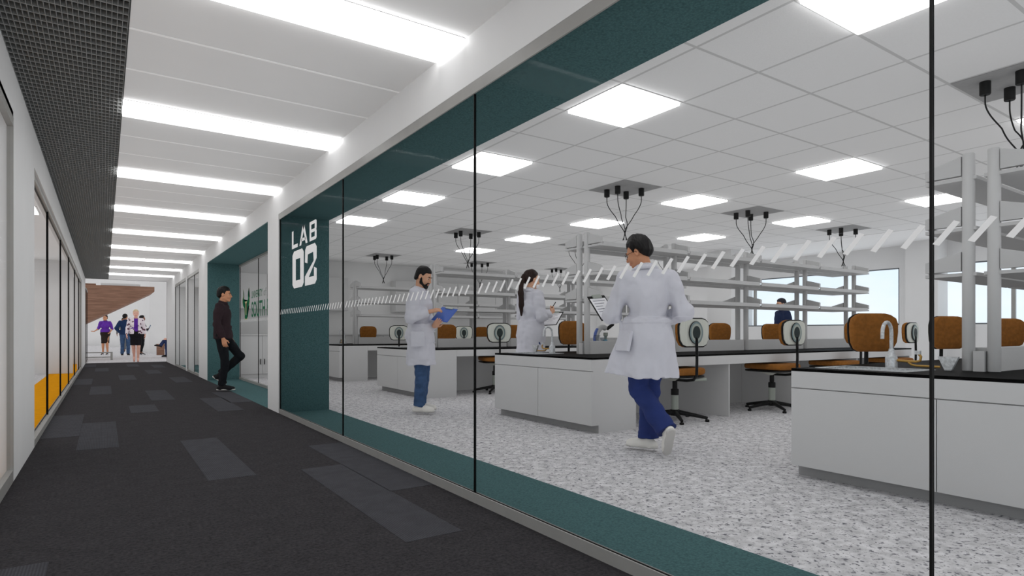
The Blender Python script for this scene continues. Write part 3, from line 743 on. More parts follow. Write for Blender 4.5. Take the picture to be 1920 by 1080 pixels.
# ------------------------------------------------------------------ people: implicit surfaces, polygonised once per garment
F32 = np.float32
def V3(p): return np.array(p, dtype=F32)
def nrm(v): v = np.array(v, dtype=float); return v/np.linalg.norm(v)
class SDF:
    def __init__(s): s.p = []
    def rc(s, a, b, r1, r2=None, k=.03, sq=None, flat=False, sub=False):
        s.p.append(('rc', V3(a), V3(b), r1, r1 if r2 is None else r2, k, sq, flat, sub)); return s
    def el(s, c, r, k=.03, R=None, sub=False):
        s.p.append(('el', V3(c), V3(r), R, k, sub)); return s
    def cone(s, z0, z1, c0, c1, r0, r1, k=.03, fold=(0,0,0), pw=1.0):
        """elliptic skirt from z0 (top) down to z1 (hem)"""
        s.p.append(('co', z0, z1, c0, c1, r0, r1, k, fold, pw)); return s
    def bounds(s):
        lo = np.full(3, 1e9); hi = -lo
        for p in s.p:
            a, b = s.bb(p); lo = np.minimum(lo, a); hi = np.maximum(hi, b)
        return lo, hi
    def bb(s, p):
        if p[0] == 'rc':
            m = max(p[3], p[4])*(max(1, p[6][1]) if p[6] else 1); return np.minimum(p[1], p[2])-m, np.maximum(p[1], p[2])+m
        if p[0] == 'el': m = max(p[2]); return p[1]-m, p[1]+m
        _, z0, z1, c0, c1, r0, r1, k, fold, pw = p
        m = max(*r0, *r1)*1.25; xs = [c0[0], c1[0]]; ys = [c0[1], c1[1]]
        return np.array([min(xs)-m, min(ys)-m, z1]), np.array([max(xs)+m, max(ys)+m, z0])
    def mesh(s, vs, disp=None, cuts=(), pad=.03):
        lo, hi = s.bounds(); lo = lo-pad; hi = hi+pad
        n = np.ceil((hi-lo)/vs).astype(int)+1; BG = .06
        A = [(lo[i] + vs*np.arange(n[i])).astype(F32) for i in range(3)]
        F = np.full(n, BG, F32)
        for p in s.p:
            a, b = s.bb(p)
            k = {'rc':5,'el':4,'co':7}[p[0]]; k = p[k]; mg = .06 + k
            i0 = np.maximum(0, np.floor((a-mg-lo)/vs).astype(int)); i1 = np.minimum(n, np.ceil((b+mg-lo)/vs).astype(int)+1)
            sl = tuple(slice(i0[i], i1[i]) for i in range(3))
            X = A[0][sl[0]][:,None,None]; Y = A[1][sl[1]][None,:,None]; Z = A[2][sl[2]][None,None,:]
            sub = False
            if p[0] == 'rc':
                _, pa, pb, r1, r2, k, sq, flat, sub = p
                ba = pb-pa; L2 = float(ba@ba) + 1e-12
                dx, dy, dz = X-pa[0], Y-pa[1], Z-pa[2]
                t0 = (dx*ba[0]+dy*ba[1]+dz*ba[2])/L2; t = np.clip(t0, 0, 1)
                qx, qy, qz = dx-t*ba[0], dy-t*ba[1], dz-t*ba[2]
                if sq:
                    nv, f = V3(nrm(sq[0])), sq[1]
                    o = qx*nv[0]+qy*nv[1]+qz*nv[2]; e = o*(1/f-1)
                    qx, qy, qz = qx+e*nv[0], qy+e*nv[1], qz+e*nv[2]
                d = np.sqrt(qx*qx+qy*qy+qz*qz) - (r1+(r2-r1)*t)
                if sq and f < 1: d = d*max(f, .5)
                if flat: d = np.maximum(d, (t0-1)*math.sqrt(L2))
            elif p[0] == 'el':
                _, c, r, R, k, sub = p
                dx, dy, dz = X-c[0], Y-c[1], Z-c[2]
                if R is not None:
                    R_ = np.array(R, dtype=F32); dx, dy, dz = (dx*R_[i][0]+dy*R_[i][1]+dz*R_[i][2] for i in range(3))
                k0 = np.sqrt((dx/r[0])**2+(dy/r[1])**2+(dz/r[2])**2); k1 = np.sqrt((dx/r[0]**2)**2+(dy/r[1]**2)**2+(dz/r[2]**2)**2)+1e-6
                d = k0*(k0-1)/k1
            else:
                _, z0, z1, c0, c1, r0, r1, k, fold, pw = p
                t = np.clip((z0-Z)/(z0-z1), 0, 1); tp = t**pw
                cx, cy = c0[0]+(c1[0]-c0[0])*tp, c0[1]+(c1[1]-c0[1])*tp
                rx, ry = r0[0]+(r1[0]-r0[0])*tp, r0[1]+(r1[1]-r0[1])*tp
                dx, dy = X-cx, Y-cy
                q = np.sqrt((dx/rx)**2+(dy/ry)**2)
                if fold[0]:
                    th = np.arctan2(dy, dx)
                    q = q*(1 - fold[0]*t*(np.sin(fold[1]*th+fold[2]) + .6*np.sin((fold[1]*1.7+.5)//1*th+1.3+2*t)))
                d = (q-1)*np.minimum(rx, ry)
                d = np.maximum(d, np.maximum(Z-z0, z1-Z))
            f = F[sl]
            if sub:
                d = -d; h = np.maximum(k-np.abs(f-d), 0)/k; F[sl] = np.maximum(f, d) + h*h*k*.25
            else:
                h = np.maximum(k-np.abs(f-d), 0)/k; F[sl] = np.minimum(f, d) - h*h*k*.25
        X, Y, Z = A[0][:,None,None], A[1][None,:,None], A[2][None,None,:]
        if disp is not None: F = F + np.where(np.abs(F) < .05, disp(X, Y, Z), 0).astype(F32)
        for c in cuts:
            F = np.maximum(F, c(X, Y, Z).astype(F32))
        g = vdb.FloatGrid(BG); g.copyFromArray(np.ascontiguousarray(F)); g.transform = vdb.createLinearTransform(voxelSize=vs)
        P, Q = g.convertToQuads(isovalue=0)
        P = P + lo
        return P, Q
def finish(name, PQ, mats, parent=None, pick=None):
    P, Q = PQ; me = bpy.data.meshes.new(name)
    a, b_, c, d = (P[Q[:,i]] for i in range(4))
    vol = np.einsum('ij,ij->i', a, np.cross(b_, c)).sum() + np.einsum('ij,ij->i', a, np.cross(c, d)).sum()
    if vol < 0: Q = Q[:, ::-1]
    nv, nf = len(P), len(Q)
    me.vertices.add(nv); me.vertices.foreach_set('co', P.astype(F32).ravel())
    me.loops.add(nf*4); me.loops.foreach_set('vertex_index', Q.astype(np.int32).ravel())
    me.polygons.add(nf); me.polygons.foreach_set('loop_start', np.arange(0, nf*4, 4, dtype=np.int32)); me.polygons.foreach_set('loop_total', np.full(nf, 4, np.int32))
    mats = mats if isinstance(mats, (list, tuple)) else [mats]
    for m in mats: me.materials.append(m)
    me.update(calc_edges=True)
    if pick is not None: me.polygons.foreach_set('material_index', pick(P[Q].mean(1)).astype(np.int32))
    me.polygons.foreach_set('use_smooth', np.ones(nf, bool)); me.update()
    o = bpy.data.objects.new(name, me); COL.objects.link(o)
    if parent is not None: o.parent = parent
    return o
def wob(amp, f, seed, st=(1,1,1)):
    r = np.random.RandomState(seed); W = r.normal(size=(7,3))*f*np.array(st); ph = r.uniform(0, 6.28, 7)
    def fn(X, Y, Z):
        s = 0
        for w, p in zip(W, ph): s = s + np.sin(X*w[0]+Y*w[1]+Z*w[2]+p)
        return s*(amp/3.0)
    return fn

def skin(n, c): return mat(n, c, .55, spec=.35, noise=(18,.05))
HM = {'black': mat('hair_black', (20,18,18), .5, noise=(60,.5,(1,1,.25))), 'brown': mat('hair_dark_brown', (38,24,20), .5, noise=(60,.5,(1,1,.2))),
      'blond': mat('hair_blond', (206,184,150), .55, noise=(50,.15,(1,1,.3))), 'cap': mat('hair_charcoal', (44,44,50), .7)}
SK = {'a': skin('skin_light_tan', (206,160,132)), 'b': skin('skin_tan', (190,136,104)), 'c': skin('skin_pink', (226,176,158)), 'd': skin('skin_deep', (128,88,68)), 'e': skin('skin_olive',(198,152,124))}
LIP = mat('lip_rose', (184,120,106), .5); EYE = mat('eye_white', (196,190,186), .4); IRIS = mat('iris_dark', (40,28,22), .2)
COAT = mat('lab_coat_white', (196,196,204), .85, noise=(9,.03), bump=(15,.55))
BTN = mat('button_white', (205,205,210), .5)

def head_frame(J):
    f = nrm(J['hf']); u0 = nrm(J.get('hu', (0,0,1))); l = nrm(np.cross(u0, f)); u = np.cross(f, l)
    return np.array(J['head'], float), f, l, u
def hp(J, p, s=1.0):
    c, f, l, u = head_frame(J); return c + s*(f*p[0] + l*p[1] + u*p[2])
def add_head(S, J, fem=False):
    c, f, l, u = head_frame(J); R = np.array([f, l, u])
    h = lambda *p: hp(J, p)
    S.el(h(-.018,0,.040), (.097,.076,.082), .03, R); S.el(h(.020,0,-.022), (.074,.064,.088), .03, R)
    S.rc(h(.0,.045,-.06), h(.062,.014,-.098), .024, .018, .025); S.rc(h(.0,-.045,-.06), h(.062,-.014,-.098), .024, .018, .025)
    S.el(h(.072,0,-.098), (.018,.022,.017), .02, R)
    S.el(h(.066,.036,-.036), (.028,.024,.026), .02, R); S.el(h(.066,-.036,-.036), (.028,.024,.026), .02, R)
    S.rc(h(.078,.042,.019), h(.088,.012,.016), .010, .010, .012); S.rc(h(.078,-.042,.019), h(.088,-.012,.016), .010, .010, .012)
    for s in (1,-1): S.el(h(.098,s*.032,-.002), (.016,.017,.010), .010, R, sub=True)
    S.rc(h(.090,0,.012), h(.111,0,-.032), .0085, .011, .010); S.el(h(.111,0,-.036), (.011,.012,.010), .008, R)
    for s in (1,-1): S.el(h(.100,s*.013,-.040), (.010,.008,.008), .006, R)
    S.rc(h(.090,.017,-.063), h(.097,0,-.061), .006, .0075, .006); S.rc(h(.090,-.017,-.063), h(.097,0,-.061), .006, .0075, .006)
    S.rc(h(.088,.014,-.072), h(.094,0,-.074), .006, .0085, .006); S.rc(h(.088,-.014,-.072), h(.094,0,-.074), .006, .0085, .006)
    for s in (1,-1):
        S.el(h(-.012,s*.077,-.010), (.019,.009,.032), .008, R); S.el(h(-.008,s*.085,-.006), (.009,.006,.018), .006, R, sub=True)
    nb = np.array(J['neck']); S.rc(nb, h(-.022,0,-.075), .060 if not fem else .050, .052 if not fem else .045, .03)
HAND = dict(seg=(.42,.32,.26))
def add_hand(S, w, d, n, right, curl=.5, sc_=1.0):
    w = np.array(w, float); d = nrm(d); n = np.array(n, float); n = nrm(n - d*(n@d)); t = np.cross(d, n)*(1 if right else -1)
    z = sc_
    for i in range(4):
        o = t*(.029-.0195*i)*z
        S.rc(w+d*.005*z+o*.55, w+d*.085*z+o, .0155*z, .0125*z, .012)
        L = (.070,.078,.074,.060)[i]*z; p = w+d*.088*z+o; a = 0; r = .0098*z
        for q, fr in enumerate(HAND['seg']):
            a += curl*(.75, .9, .6)[q]*(1+.08*i)
            v = d*math.cos(a)+n*math.sin(a)+t*(.10-.065*i)*.4; v = nrm(v)
            p2 = p+v*L*fr; S.rc(p, p2, r, r*.9, .003); p, r = p2, r*.9
    p = w+d*.022*z+t*.022*z; v = nrm(d*.6+t*.65+n*.35); p2 = p+v*.048*z
    S.rc(p, p2, .0155*z, .0115*z, .012); v = nrm(d*.85+t*.2+n*.5); S.rc(p2, p2+v*.040*z, .0112*z, .009*z, .004)

def torso(S, J, inf=0, fem=False, low=True):
    pe, ch, ne = (np.array(J[k], float) for k in ('pelvis','chest','neck')); i = inf
    w = (pe+ch)/2
    hipw = .165 if not fem else .168
    if low: S.el(pe+[0,0,-.02], (.115+i, hipw+i, .125+i), .05)
    S.rc(pe+[0,0,.02], w, (.128 if not fem else .122)+i, (.122 if not fem else .104)+i, .05, ((1,0,0),.80))
    S.rc(w, ch, (.122 if not fem else .104)+i, (.148 if not fem else .124)+i, .05, ((1,0,0),.74))
    S.el(ch+[0,0,.02], (.118+i, (.165 if not fem else .140)+i, .16+i), .05)
    if fem:
        for s in (1,-1): S.el(ch+[.085,s*.062,.0], (.055+i,.058+i,.058+i), .04)
    for k in ('L','R'): S.rc(ne+[-.01,0,-.055], J[k+'sh'], .060+i, .044+i, .05)
def arm(S, J, k, inf=0, upto=1.0, fem=False, k_=.03):
    sh, el, wr = (np.array(J[k+q], float) for q in ('sh','el','wr')); m = .88 if fem else 1; i = inf
    S.rc(sh, sh+(el-sh)*.35, .050*m+i*.8, .051*m+i, k_); S.rc(sh+(el-sh)*.3, el, .051*m+i, .043*m+i, k_)
    if upto > 0: S.rc(el, el+(wr-el)*upto, .044*m+i, (.044-(.016*upto))*m+i, k_*.8, flat=upto < 1 or inf > 0)
def leg(S, J, k, inf=0, loose=None, fem=False, upto=1.0, k_=.03):
    hi, kn, an = (np.array(J[k+q], float) for q in ('hip','kn','an')); m = .95 if fem else 1; i = inf
    S.rc(hi, kn, .088*m+i, .056*m+i, k_)
    if loose is None:
        S.rc(kn, an, .053*m+i, .037*m+i, k_); sd = an-kn; bk = nrm(np.cross(sd, (0,1,0))); bk = bk if bk[0] < 0 else -bk
        S.rc(kn+sd*.18+bk*.008, kn+sd*.52+bk*.004, .050*m+i, .042*m+i, .03)
    else: S.rc(kn, kn+(an-kn)*upto, .058*m+i, loose, k_, flat=True)
def add_foot(S, J, k, fem=False):
    an, to = np.array(J[k+'an'], float), np.array(J[k+'toe'], float)
    S.rc(an, an+(to-an)*.35, .030, .022, .02); S.rc(an+(to-an)*.2, an+(to-an)*.72, .022, .014, .02)

def person(name_label, loc, yaw, J, sk, hair, parts, vs=.007, fem=False, skirtlegs=False, group=None, scale=1.0, nohands=()):
    """parts(root, J, vs): adds clothing children. Local frame: x forward, y left."""
    S = SDF(); torso(S, J, -.012, fem); add_head(S, J, fem)
    for k in ('L','R'):
        arm(S, J, k, -.004, fem=fem); leg(S, J, k, -.004 if not skirtlegs else 0, fem=fem); add_foot(S, J, k, fem)
        h = J.get(k+'h')
        if h: add_hand(S, J[k+'wr'], h[0], h[1], k == 'R', h[2], .9 if fem else 1)
    c, f, l, u = head_frame(J)
    def pick(C):
        q = C - c; x, y, z = q@f, q@l, q@u
        return ((x > .088) & (np.abs(y) < .018) & (z < -.0575) & (z > -.079)).astype(int)
    root = finish('person', S.mesh(vs*.85), [SK[sk], LIP], None, pick)
    tag(root, name_label, 'person', group)
    for s in (1,-1):
        e = B(); m4 = 10
        cc = hp(J, (.0745, s*.032, -.002)); e.lathe([(.002,-.0118),(.006,-.0102),(.0102,-.006),(.0118,0),(.0102,.006),(.006,.0102),(.002,.0118)], tuple(cc), 14)
        eo = mk('eye', e, EYE, root, smooth=2)
        ic = hp(J, (.0825, s*.032, -.003)); mk('iris', B().lathe([(.001,-.0066),(.005,-.0045),(.0068,0),(.005,.0045),(.001,.0066)], tuple(ic), 12), IRIS, eo, smooth=2)
    if hair: hair(root, J, vs)
    parts(root, J, vs)
    root.location = loc; root.rotation_euler = (0,0,math.radians(yaw)); root.scale = (scale,)*3
    return root

# hair builders -------------------------------------------------------------
def interp(xs, ys):
    return lambda x: np.interp(x, xs, ys)
def hair_short(m, line, vol=.014, top=.02, beard=False, brows=True, wobble=.003):
    def fn(root, J, vs):
        c, f, l, u = head_frame(J); R = np.array([f,l,u]); S = SDF()
        S.el(hp(J, (-.018,0,.042)), (.097+vol, .076+vol*.8, .082+top), .03, R); S.el(hp(J, (-.045,0,-.02)), (.068+vol*.6,.066+vol*.4,.085), .03, R)
        L = interp(*line)
        def cut(X, Y, Z):
            x = (X-c[0])*f[0]+(Y-c[1])*f[1]+(Z-c[2])*f[2]; z = (X-c[0])*u[0]+(Y-c[1])*u[1]+(Z-c[2])*u[2]
            return (L(x)-z)*.75
        w1 = wob(wobble, 55, 4, (1,1,.5)); w2 = wob(.0022, 190, 6, (.5,1,.35))
        def disp(X, Y, Z):      # the hair thins out towards the hairline
            x = (X-c[0])*f[0]+(Y-c[1])*f[1]+(Z-c[2])*f[2]; z = (X-c[0])*u[0]+(Y-c[1])*u[1]+(Z-c[2])*u[2]
            return w1(X,Y,Z) + w2(X,Y,Z) + np.clip(vol*1.05-(z-L(x))*.42, 0, vol*1.05)
        finish('hair', S.mesh(min(vs*.7, .006), disp, [cut]), HM[m], root)
        if brows:
            for s in (1,-1):
                E_ = SDF(); E_.rc(hp(J,(.082,s*.047,.021)), hp(J,(.0925,s*.030,.026)), .004, .0055, .004); E_.rc(hp(J,(.0925,s*.030,.026)), hp(J,(.098,s*.014,.021)), .0055, .0045, .004)
                finish('eyebrow', E_.mesh(.003), HM[m], root)
        if beard:
            D = SDF()
            D.rc(hp(J,(.004,.060,-.02)), hp(J,(.02,.056,-.07)), .016, .018, .02); D.rc(hp(J,(.004,-.060,-.02)), hp(J,(.02,-.056,-.07)), .016, .018, .02)
            D.rc(hp(J,(.02,.054,-.07)), hp(J,(.075,.016,-.108)), .020, .018, .02); D.rc(hp(J,(.02,-.054,-.07)), hp(J,(.075,-.016,-.108)), .020, .018, .02)
            D.el(hp(J,(.078,0,-.104)), (.023,.026,.024), .02, R)
            D.rc(hp(J,(.094,.018,-.053)), hp(J,(.103,0,-.050)), .005, .006, .006); D.rc(hp(J,(.094,-.018,-.053)), hp(J,(.103,0,-.050)), .005, .006, .006)
            D.rc(hp(J,(.090,.022,-.056)), hp(J,(.080,.026,-.09)), .007, .012, .012); D.rc(hp(J,(.090,-.022,-.056)), hp(J,(.080,-.026,-.09)), .007, .012, .012)
            finish('beard', D.mesh(vs*.6, wob(.0015, 120, 9)), HM[m], root)
    return fn
LINE_M = ([-.12,-.075,-.045,-.028,-.012,.006,.016,.026,.04,.06,.075,.09,.13], [-.075,-.07,-.045,-.015,.014,-.012,-.028,.012,.045,.058,.066,.074,.085])
LINE_F = ([-.12,-.075,-.03,-.005,.03,.05,.075,.09,.13], [-.07,-.065,-.03,-.01,.045,.062,.078,.084,.09])
def pony(m, chain, line=LINE_F):
    base = hair_short(m, line, .010, .012)
    def fn(root, J, vs):
        base(root, J, vs); S = SDF()
        P = [np.array(p) for p in chain]
        for i in range(len(P)-1): S.rc(P[i][:3], P[i+1][:3], P[i][3], P[i+1][3], .02, ((0,1,0),.75))
        finish('ponytail', S.mesh(vs*.8, wob(.004, 50, 5, (1,1,.15))), HM[m], root)
    return fn

# garments -------------------------------------------------------------------
def zcut_above(z): return lambda X,Y,Z: Z-z
def shirt(m, hem, inf=.012, fem=False, sleeves=1.0, name='shirt', collar=True, seed=1, fold=.006, gap=0):
    def fn(root, J, vs):
        S = SDF(); torso(S, J, inf, fem)
        for k in ('L','R'): arm(S, J, k, inf+.004, sleeves if not isinstance(sleeves, dict) else sleeves[k], fem)
        pe = J['pelvis']; S.cone(pe[2]+.16, hem, (pe[0],pe[1]), (pe[0],pe[1]), (.122+inf,.165+inf), (.128+inf,.176+inf), .03, (.012,6,1))
        cuts = [lambda X,Y,Z: hem-Z]
        ne = np.array(J['neck'])
        cuts.append(lambda X,Y,Z: (.058 - np.sqrt(((X-ne[0]-.02)/1.0)**2+((Y-ne[1]))**2 + 0*Z)) + np.where(Z > ne[2]-.005, 0, -1))
        if gap: cuts.append(lambda X,Y,Z: np.minimum(gap-np.abs(Y), X-.03))
        o = finish(name, S.mesh(vs, wob(fold, 22, seed, (1,1,.8)), cuts), m, root)
        if collar:
            C = SDF(); h = hp(J, (-.02,0,-.11)); n_ = 14
            for i in range(n_):
                a0, a1 = (2*PI*q/n_ for q in (i, i+1))
                C.rc(ne+[.01+.064*math.cos(a0), .064*math.sin(a0), .022-.018*math.cos(a0)], ne+[.01+.064*math.cos(a1), .064*math.sin(a1), .022-.018*math.cos(a1)], .013, .013, .008, ((0,0,1),1.6))
            finish('collar', C.mesh(vs*.8), m, o)
    return fn
def trousers(m, loose=.062, inf=.014, seed=2, upto=.97, waist=.12, name='trousers'):
    def fn(root, J, vs):
        S = SDF(); pe = np.array(J['pelvis'], float)
        S.el(pe+[0,0,-.02], (.122+inf*.6,.168+inf*.6,.12), .05); S.rc(pe, pe+[0,0,waist], .128, .126, .03, ((1,0,0),.8))
        for k in ('L','R'): leg(S, J, k, inf, loose, upto=upto, k_=.025)
        w_ = wob(.0055, 24, seed, (1,1,.9)); cr = wob(1, 20, seed+40, (.8,.8,1.2))
        finish(name, S.mesh(vs, lambda X,Y,Z: w_(X,Y,Z)+.005*np.exp(-(cr(X,Y,Z)/.35)**2), [lambda X,Y,Z: Z-(pe[2]+waist)]), m, root)
    return fn
def shoes(m, sole, fem=False, heel=0, high=.05):
    def fn(root, J, vs):
        for k in ('L','R'):
            an, to = np.array(J[k+'an'], float), np.array(J[k+'toe'], float)
            d = to-an; dn = nrm(d); down = np.array(J.get(k+'dn', (0,0,-1)), float); down = nrm(down)
            fwd = nrm(d - down*(d@down)); hl = an + down*(d@down) - fwd*.045       # heel point at sole level
            side = np.cross(down, fwd)
            tl = to
            S = SDF()
            S.rc(hl - down*.030, tl - fwd*.035 - down*.026, .036, .036, .02); S.rc(an - down*.0 + fwd*.005, hl - down*.028+fwd*.03, .041, .038, .03)
            S.rc(tl - fwd*.10 - down*.032, tl - fwd*.04 - down*.022, .040, .034, .02)
            if high: S.rc(an+fwd*.01, tl - fwd*.08 - down*.03, .04, .034, .03)
            base = float(hl@down)
            cuts = [lambda X,Y,Z: (X*down[0]+Y*down[1]+Z*down[2]) - base + .004]
            o = finish('shoe', S.mesh(vs*.75, None, cuts), m, root)
            Q = SDF(); Q.rc(hl - down*.012, tl - fwd*.03 - down*.012, .040, .039, .01, (down, .5))
            finish('sole', Q.mesh(vs*.75, None, [lambda X,Y,Z: (X*down[0]+Y*down[1]+Z*down[2]) - base]), sole, o)
    return fn
def heels(m):
    def fn(root, J, vs):
        for k in ('L','R'):
            an, to = np.array(J[k+'an'], float), np.array(J[k+'toe'], float)
            d = nrm((to-an)*[1,1,0]); hl = np.array([an[0],an[1],0]) - d*.03
            S = SDF(); S.rc(hl+[0,0,an[2]-.02], [to[0],to[1],.022], .032, .026, .02, ((0,0,1),.6)); S.rc(hl+[0,0,an[2]-.03], hl+[0,0,.01], .016, .009, .01)
            finish('shoe', S.mesh(.006, None, [lambda X,Y,Z: -Z]), m, root)
    return fn
def coat(hem, r1=(.20,.235), c1=(0,0), fold=(.035,7,.4), flare=None, belt=False, fem=False, seed=3, inf=.024, pockets=(), lapel=True, cuff=1.0, k=.035, ampl=.007, hslope=(0,0)):
    def fn(root, J, vs):
        S = SDF(); torso(S, J, inf, fem)
        for q in ('L','R'): arm(S, J, q, inf+.004, cuff if not isinstance(cuff, dict) else cuff[q], fem, .035)
        pe = np.array(J['pelvis'], float); S.el(pe+[0,0,-.03], (.165,.205,.17), .05)
        w0 = (.128+inf, (.165 if not fem else .150)+inf)
        S.cone(pe[2]+.14, hem, (pe[0],pe[1]), (pe[0]+c1[0],pe[1]+c1[1]), w0, r1, .04, fold, .9)
        for fl in flare or (): S.rc(fl[0], fl[1], fl[2], fl[3], .06, (fl[4], fl[5]))
        ne = np.array(J['neck'], float)
        cuts = [lambda X,Y,Z: hem+hslope[0]*X+hslope[1]*Y+.006*np.sin(9*X+7*Y)-Z,
                lambda X,Y,Z: (.062 - np.sqrt((X-ne[0]-.02)**2+(Y-ne[1])**2 + 0*Z)) + np.where(Z > ne[2]-.01, 0, -1)]
        wb_ = wob(ampl, 17, seed, (1,1,.9)); wb2 = wob(ampl*.5, 38, seed+7)
        zb = pe[2]+.14; cr1 = wob(1, 13, seed+20, (1,1,.30)); cr2 = wob(1, 22, seed+31, (.8,.8,.6))
        def disp(X, Y, Z):
            d = wb_(X,Y,Z)+wb2(X,Y,Z)
            d = d + .0075*np.exp(-(cr1(X,Y,Z)/.38)**2) + .0045*np.exp(-(cr2(X,Y,Z)/.33)**2)
            if belt: d = d - np.where((np.abs(Z-zb) < .028) & (X < pe[0]+.02), .007, 0)
            return d
        o = finish('lab_coat', S.mesh(vs, disp, cuts), COAT, root)
        # collar and lapels
        C = SDF(); n_ = 16
        for i in range(n_):
            a0, a1 = (math.radians(35)+math.radians(290)*q/n_ for q in (i, i+1))
            pt = lambda a: ne+[.012+.070*math.cos(a), .074*math.sin(a), .02-.022*math.cos(a)]
            C.rc(pt(a0), pt(a1), .014, .014, .008)
            pt2 = lambda a: ne+[.01+.092*math.cos(a), .10*math.sin(a), -.004-.026*math.cos(a)]
            C.rc(pt2(a0), pt2(a1), .017, .017, .010)
        ch = np.array(J['chest'], float)
        if lapel:
            for s in (1,-1): C.rc(ne+[.07,s*.055,-.02], ch+[.128+inf,s*.02,-.06], .022, .012, .01, ((1,0,0),.5))
        finish('collar', C.mesh(vs*.8), COAT, o)
        for (p, d, u_, w_, h_) in pockets:
            p = np.array(p, float); d = nrm(d)*w_/2; u_ = nrm(u_)*h_/2; n_ = nrm(np.cross(d, u_))
            q = [p-d-u_-n_*.02, p+d-u_-n_*.02, p+d+u_-n_*.02, p-d+u_-n_*.02]
            mk('pocket', B().prism([tuple(x) for x in q], tuple(n_*.03)), COAT, o)
        if lapel:
            for z in (.18, .04, -.10, -.24):
                if pe[2]+z > hem: mk('button', B().cyl((pe[0]+.145+inf*.6,.012,pe[2]+z), (pe[0]+.165+inf,.012,pe[2]+z), .009, 10), BTN, o)
    return fn
def many(*fs):
    def fn(root, J, vs):
        for f in fs: f(root, J, vs)
    return fn
def stand(**k):
    J = dict(pelvis=(0,0,.98), chest=(0,0,1.31), neck=(-.01,0,1.53), head=(.015,0,1.695), hf=(1,0,0),
        Lsh=(-.01,.185,1.475), Rsh=(-.01,-.185,1.475), Lel=(-.03,.25,1.18), Rel=(-.03,-.25,1.18), Lwr=(.02,.25,.93), Rwr=(.02,-.25,.93),
        Lh=((0,0,-1),(0,-1,0),.35), Rh=((0,0,-1),(0,1,0),.35),
        Lhip=(0,.095,.95), Rhip=(0,-.095,.95), Lkn=(.02,.105,.51), Rkn=(.02,-.105,.51), Lan=(-.02,.11,.09), Ran=(-.02,-.11,.09), Ltoe=(.19,.13,.03), Rtoe=(.19,-.13,.03))
    J.update(k); return J

NAVY = mat('scrub_navy', (38,52,104), .9, noise=(10,.12), bump=(50,.15)); JEAN = mat('jeans_blue', (58,82,116), .9, noise=(14,.25), bump=(80,.1))
WSHOE = mat('canvas_shoe_white', (222,220,214), .8, noise=(20,.04)); WSOLE = mat('sole_grey_white', (196,194,190), .7)
BLK = mat('black_denim', (18,20,24), .9, noise=(20,.2)); MAR = mat('maroon_black_shirt', (44,32,36), .85, noise=(20,.1), bump=(60,.1))
SNK = mat('sneaker_black', (24,24,26), .7)

# -- walking man with a tablet, seen from behind (second bench row)
J = stand(pelvis=(.0,0,.985), chest=(.02,.01,1.325), neck=(.025,.02,1.55), head=(.06,.07,1.70), hf=(.66,.66,-.34), hu=(.25,.25,1),
    Lsh=(.03,.20,1.47), Rsh=(-.02,-.18,1.47), Lel=(.10,.295,1.17), Rel=(-.10,-.275,1.20), Lwr=(.275,.20,1.175), Rwr=(.13,-.22,1.12),
    Lh=((.55,.45,.35),(.5,-.6,.6),.55), Rh=((.9,.35,.1),(0,1,.2),.5),
    Lhip=(-.02,.09,.95), Rhip=(.01,-.09,.95), Lkn=(.05,.07,.54), Lan=(-.25,-.055,.215), Ltoe=(-.165,-.085,.012), Ldn=(-.80,.05,-.6),
    Rkn=(.11,-.06,.52), Ran=(.10,-.045,.095), Rtoe=(.245,.095,.025))
walker = person('dark haired man in glasses and white lab coat striding away with a tablet', (3.755,3.52,0), 68, J, 'b',
    hair_short('black', ([-.12,-.075,-.05,-.03,-.012,.006,.018,.03,.05,.075,.09,.13],[-.075,-.07,-.05,-.02,.01,-.03,-.04,.01,.045,.06,.066,.07]), .020, .034, wobble=.005),
    many(trousers(NAVY, .088, .024, 5), coat(.635, (.205,.255), (.02,.0), (.04,6,.9), hslope=(.12,.10),
        flare=[((.06,.16,1.05),(.09,.335,.60),.06,.075,(1,.3,0),.55),((.04,.14,.95),(.03,.26,.55),.07,.09,(1,.2,0),.7)], belt=True, seed=11, pockets=[((-.04,.232,.95),(1,.28,0),(0,-.22,1),.15,.17)], lapel=False, cuff={'L':.86,'R':.9}),
        shoes(WSHOE, WSOLE)), vs=.006, scale=.985)
g = B(); gl = lambda *p: tuple(hp(J, p))
for s in (1,-1):
    n_ = 20; ring = [gl(.108-.010*abs(math.cos(2*PI*i/n_)), s*(.034+.023*math.cos(2*PI*i/n_)), -.004+.019*math.sin(2*PI*i/n_)) for i in range(n_+1)]
    g.tube(ring, .0016, 6); g.tube([gl(.098, s*.057, 0), gl(.05, s*.078, .004), gl(-.005, s*.083, .002), gl(-.02, s*.084, -.012)], .0018, 6)
g.tube([gl(.108,.011,-.002), gl(.114,0,.002), gl(.108,-.011,-.002)], .0016, 6)
mk('eyeglasses', g, M['cdark'], walker, smooth=2)
def to_world(o, p):
    a = o.rotation_euler.z; s = o.scale[0]; x, y, z = p
    return Vector((o.location.x + s*(x*math.cos(a)-y*math.sin(a)), o.location.y + s*(x*math.sin(a)+y*math.cos(a)), o.location.z + s*z))
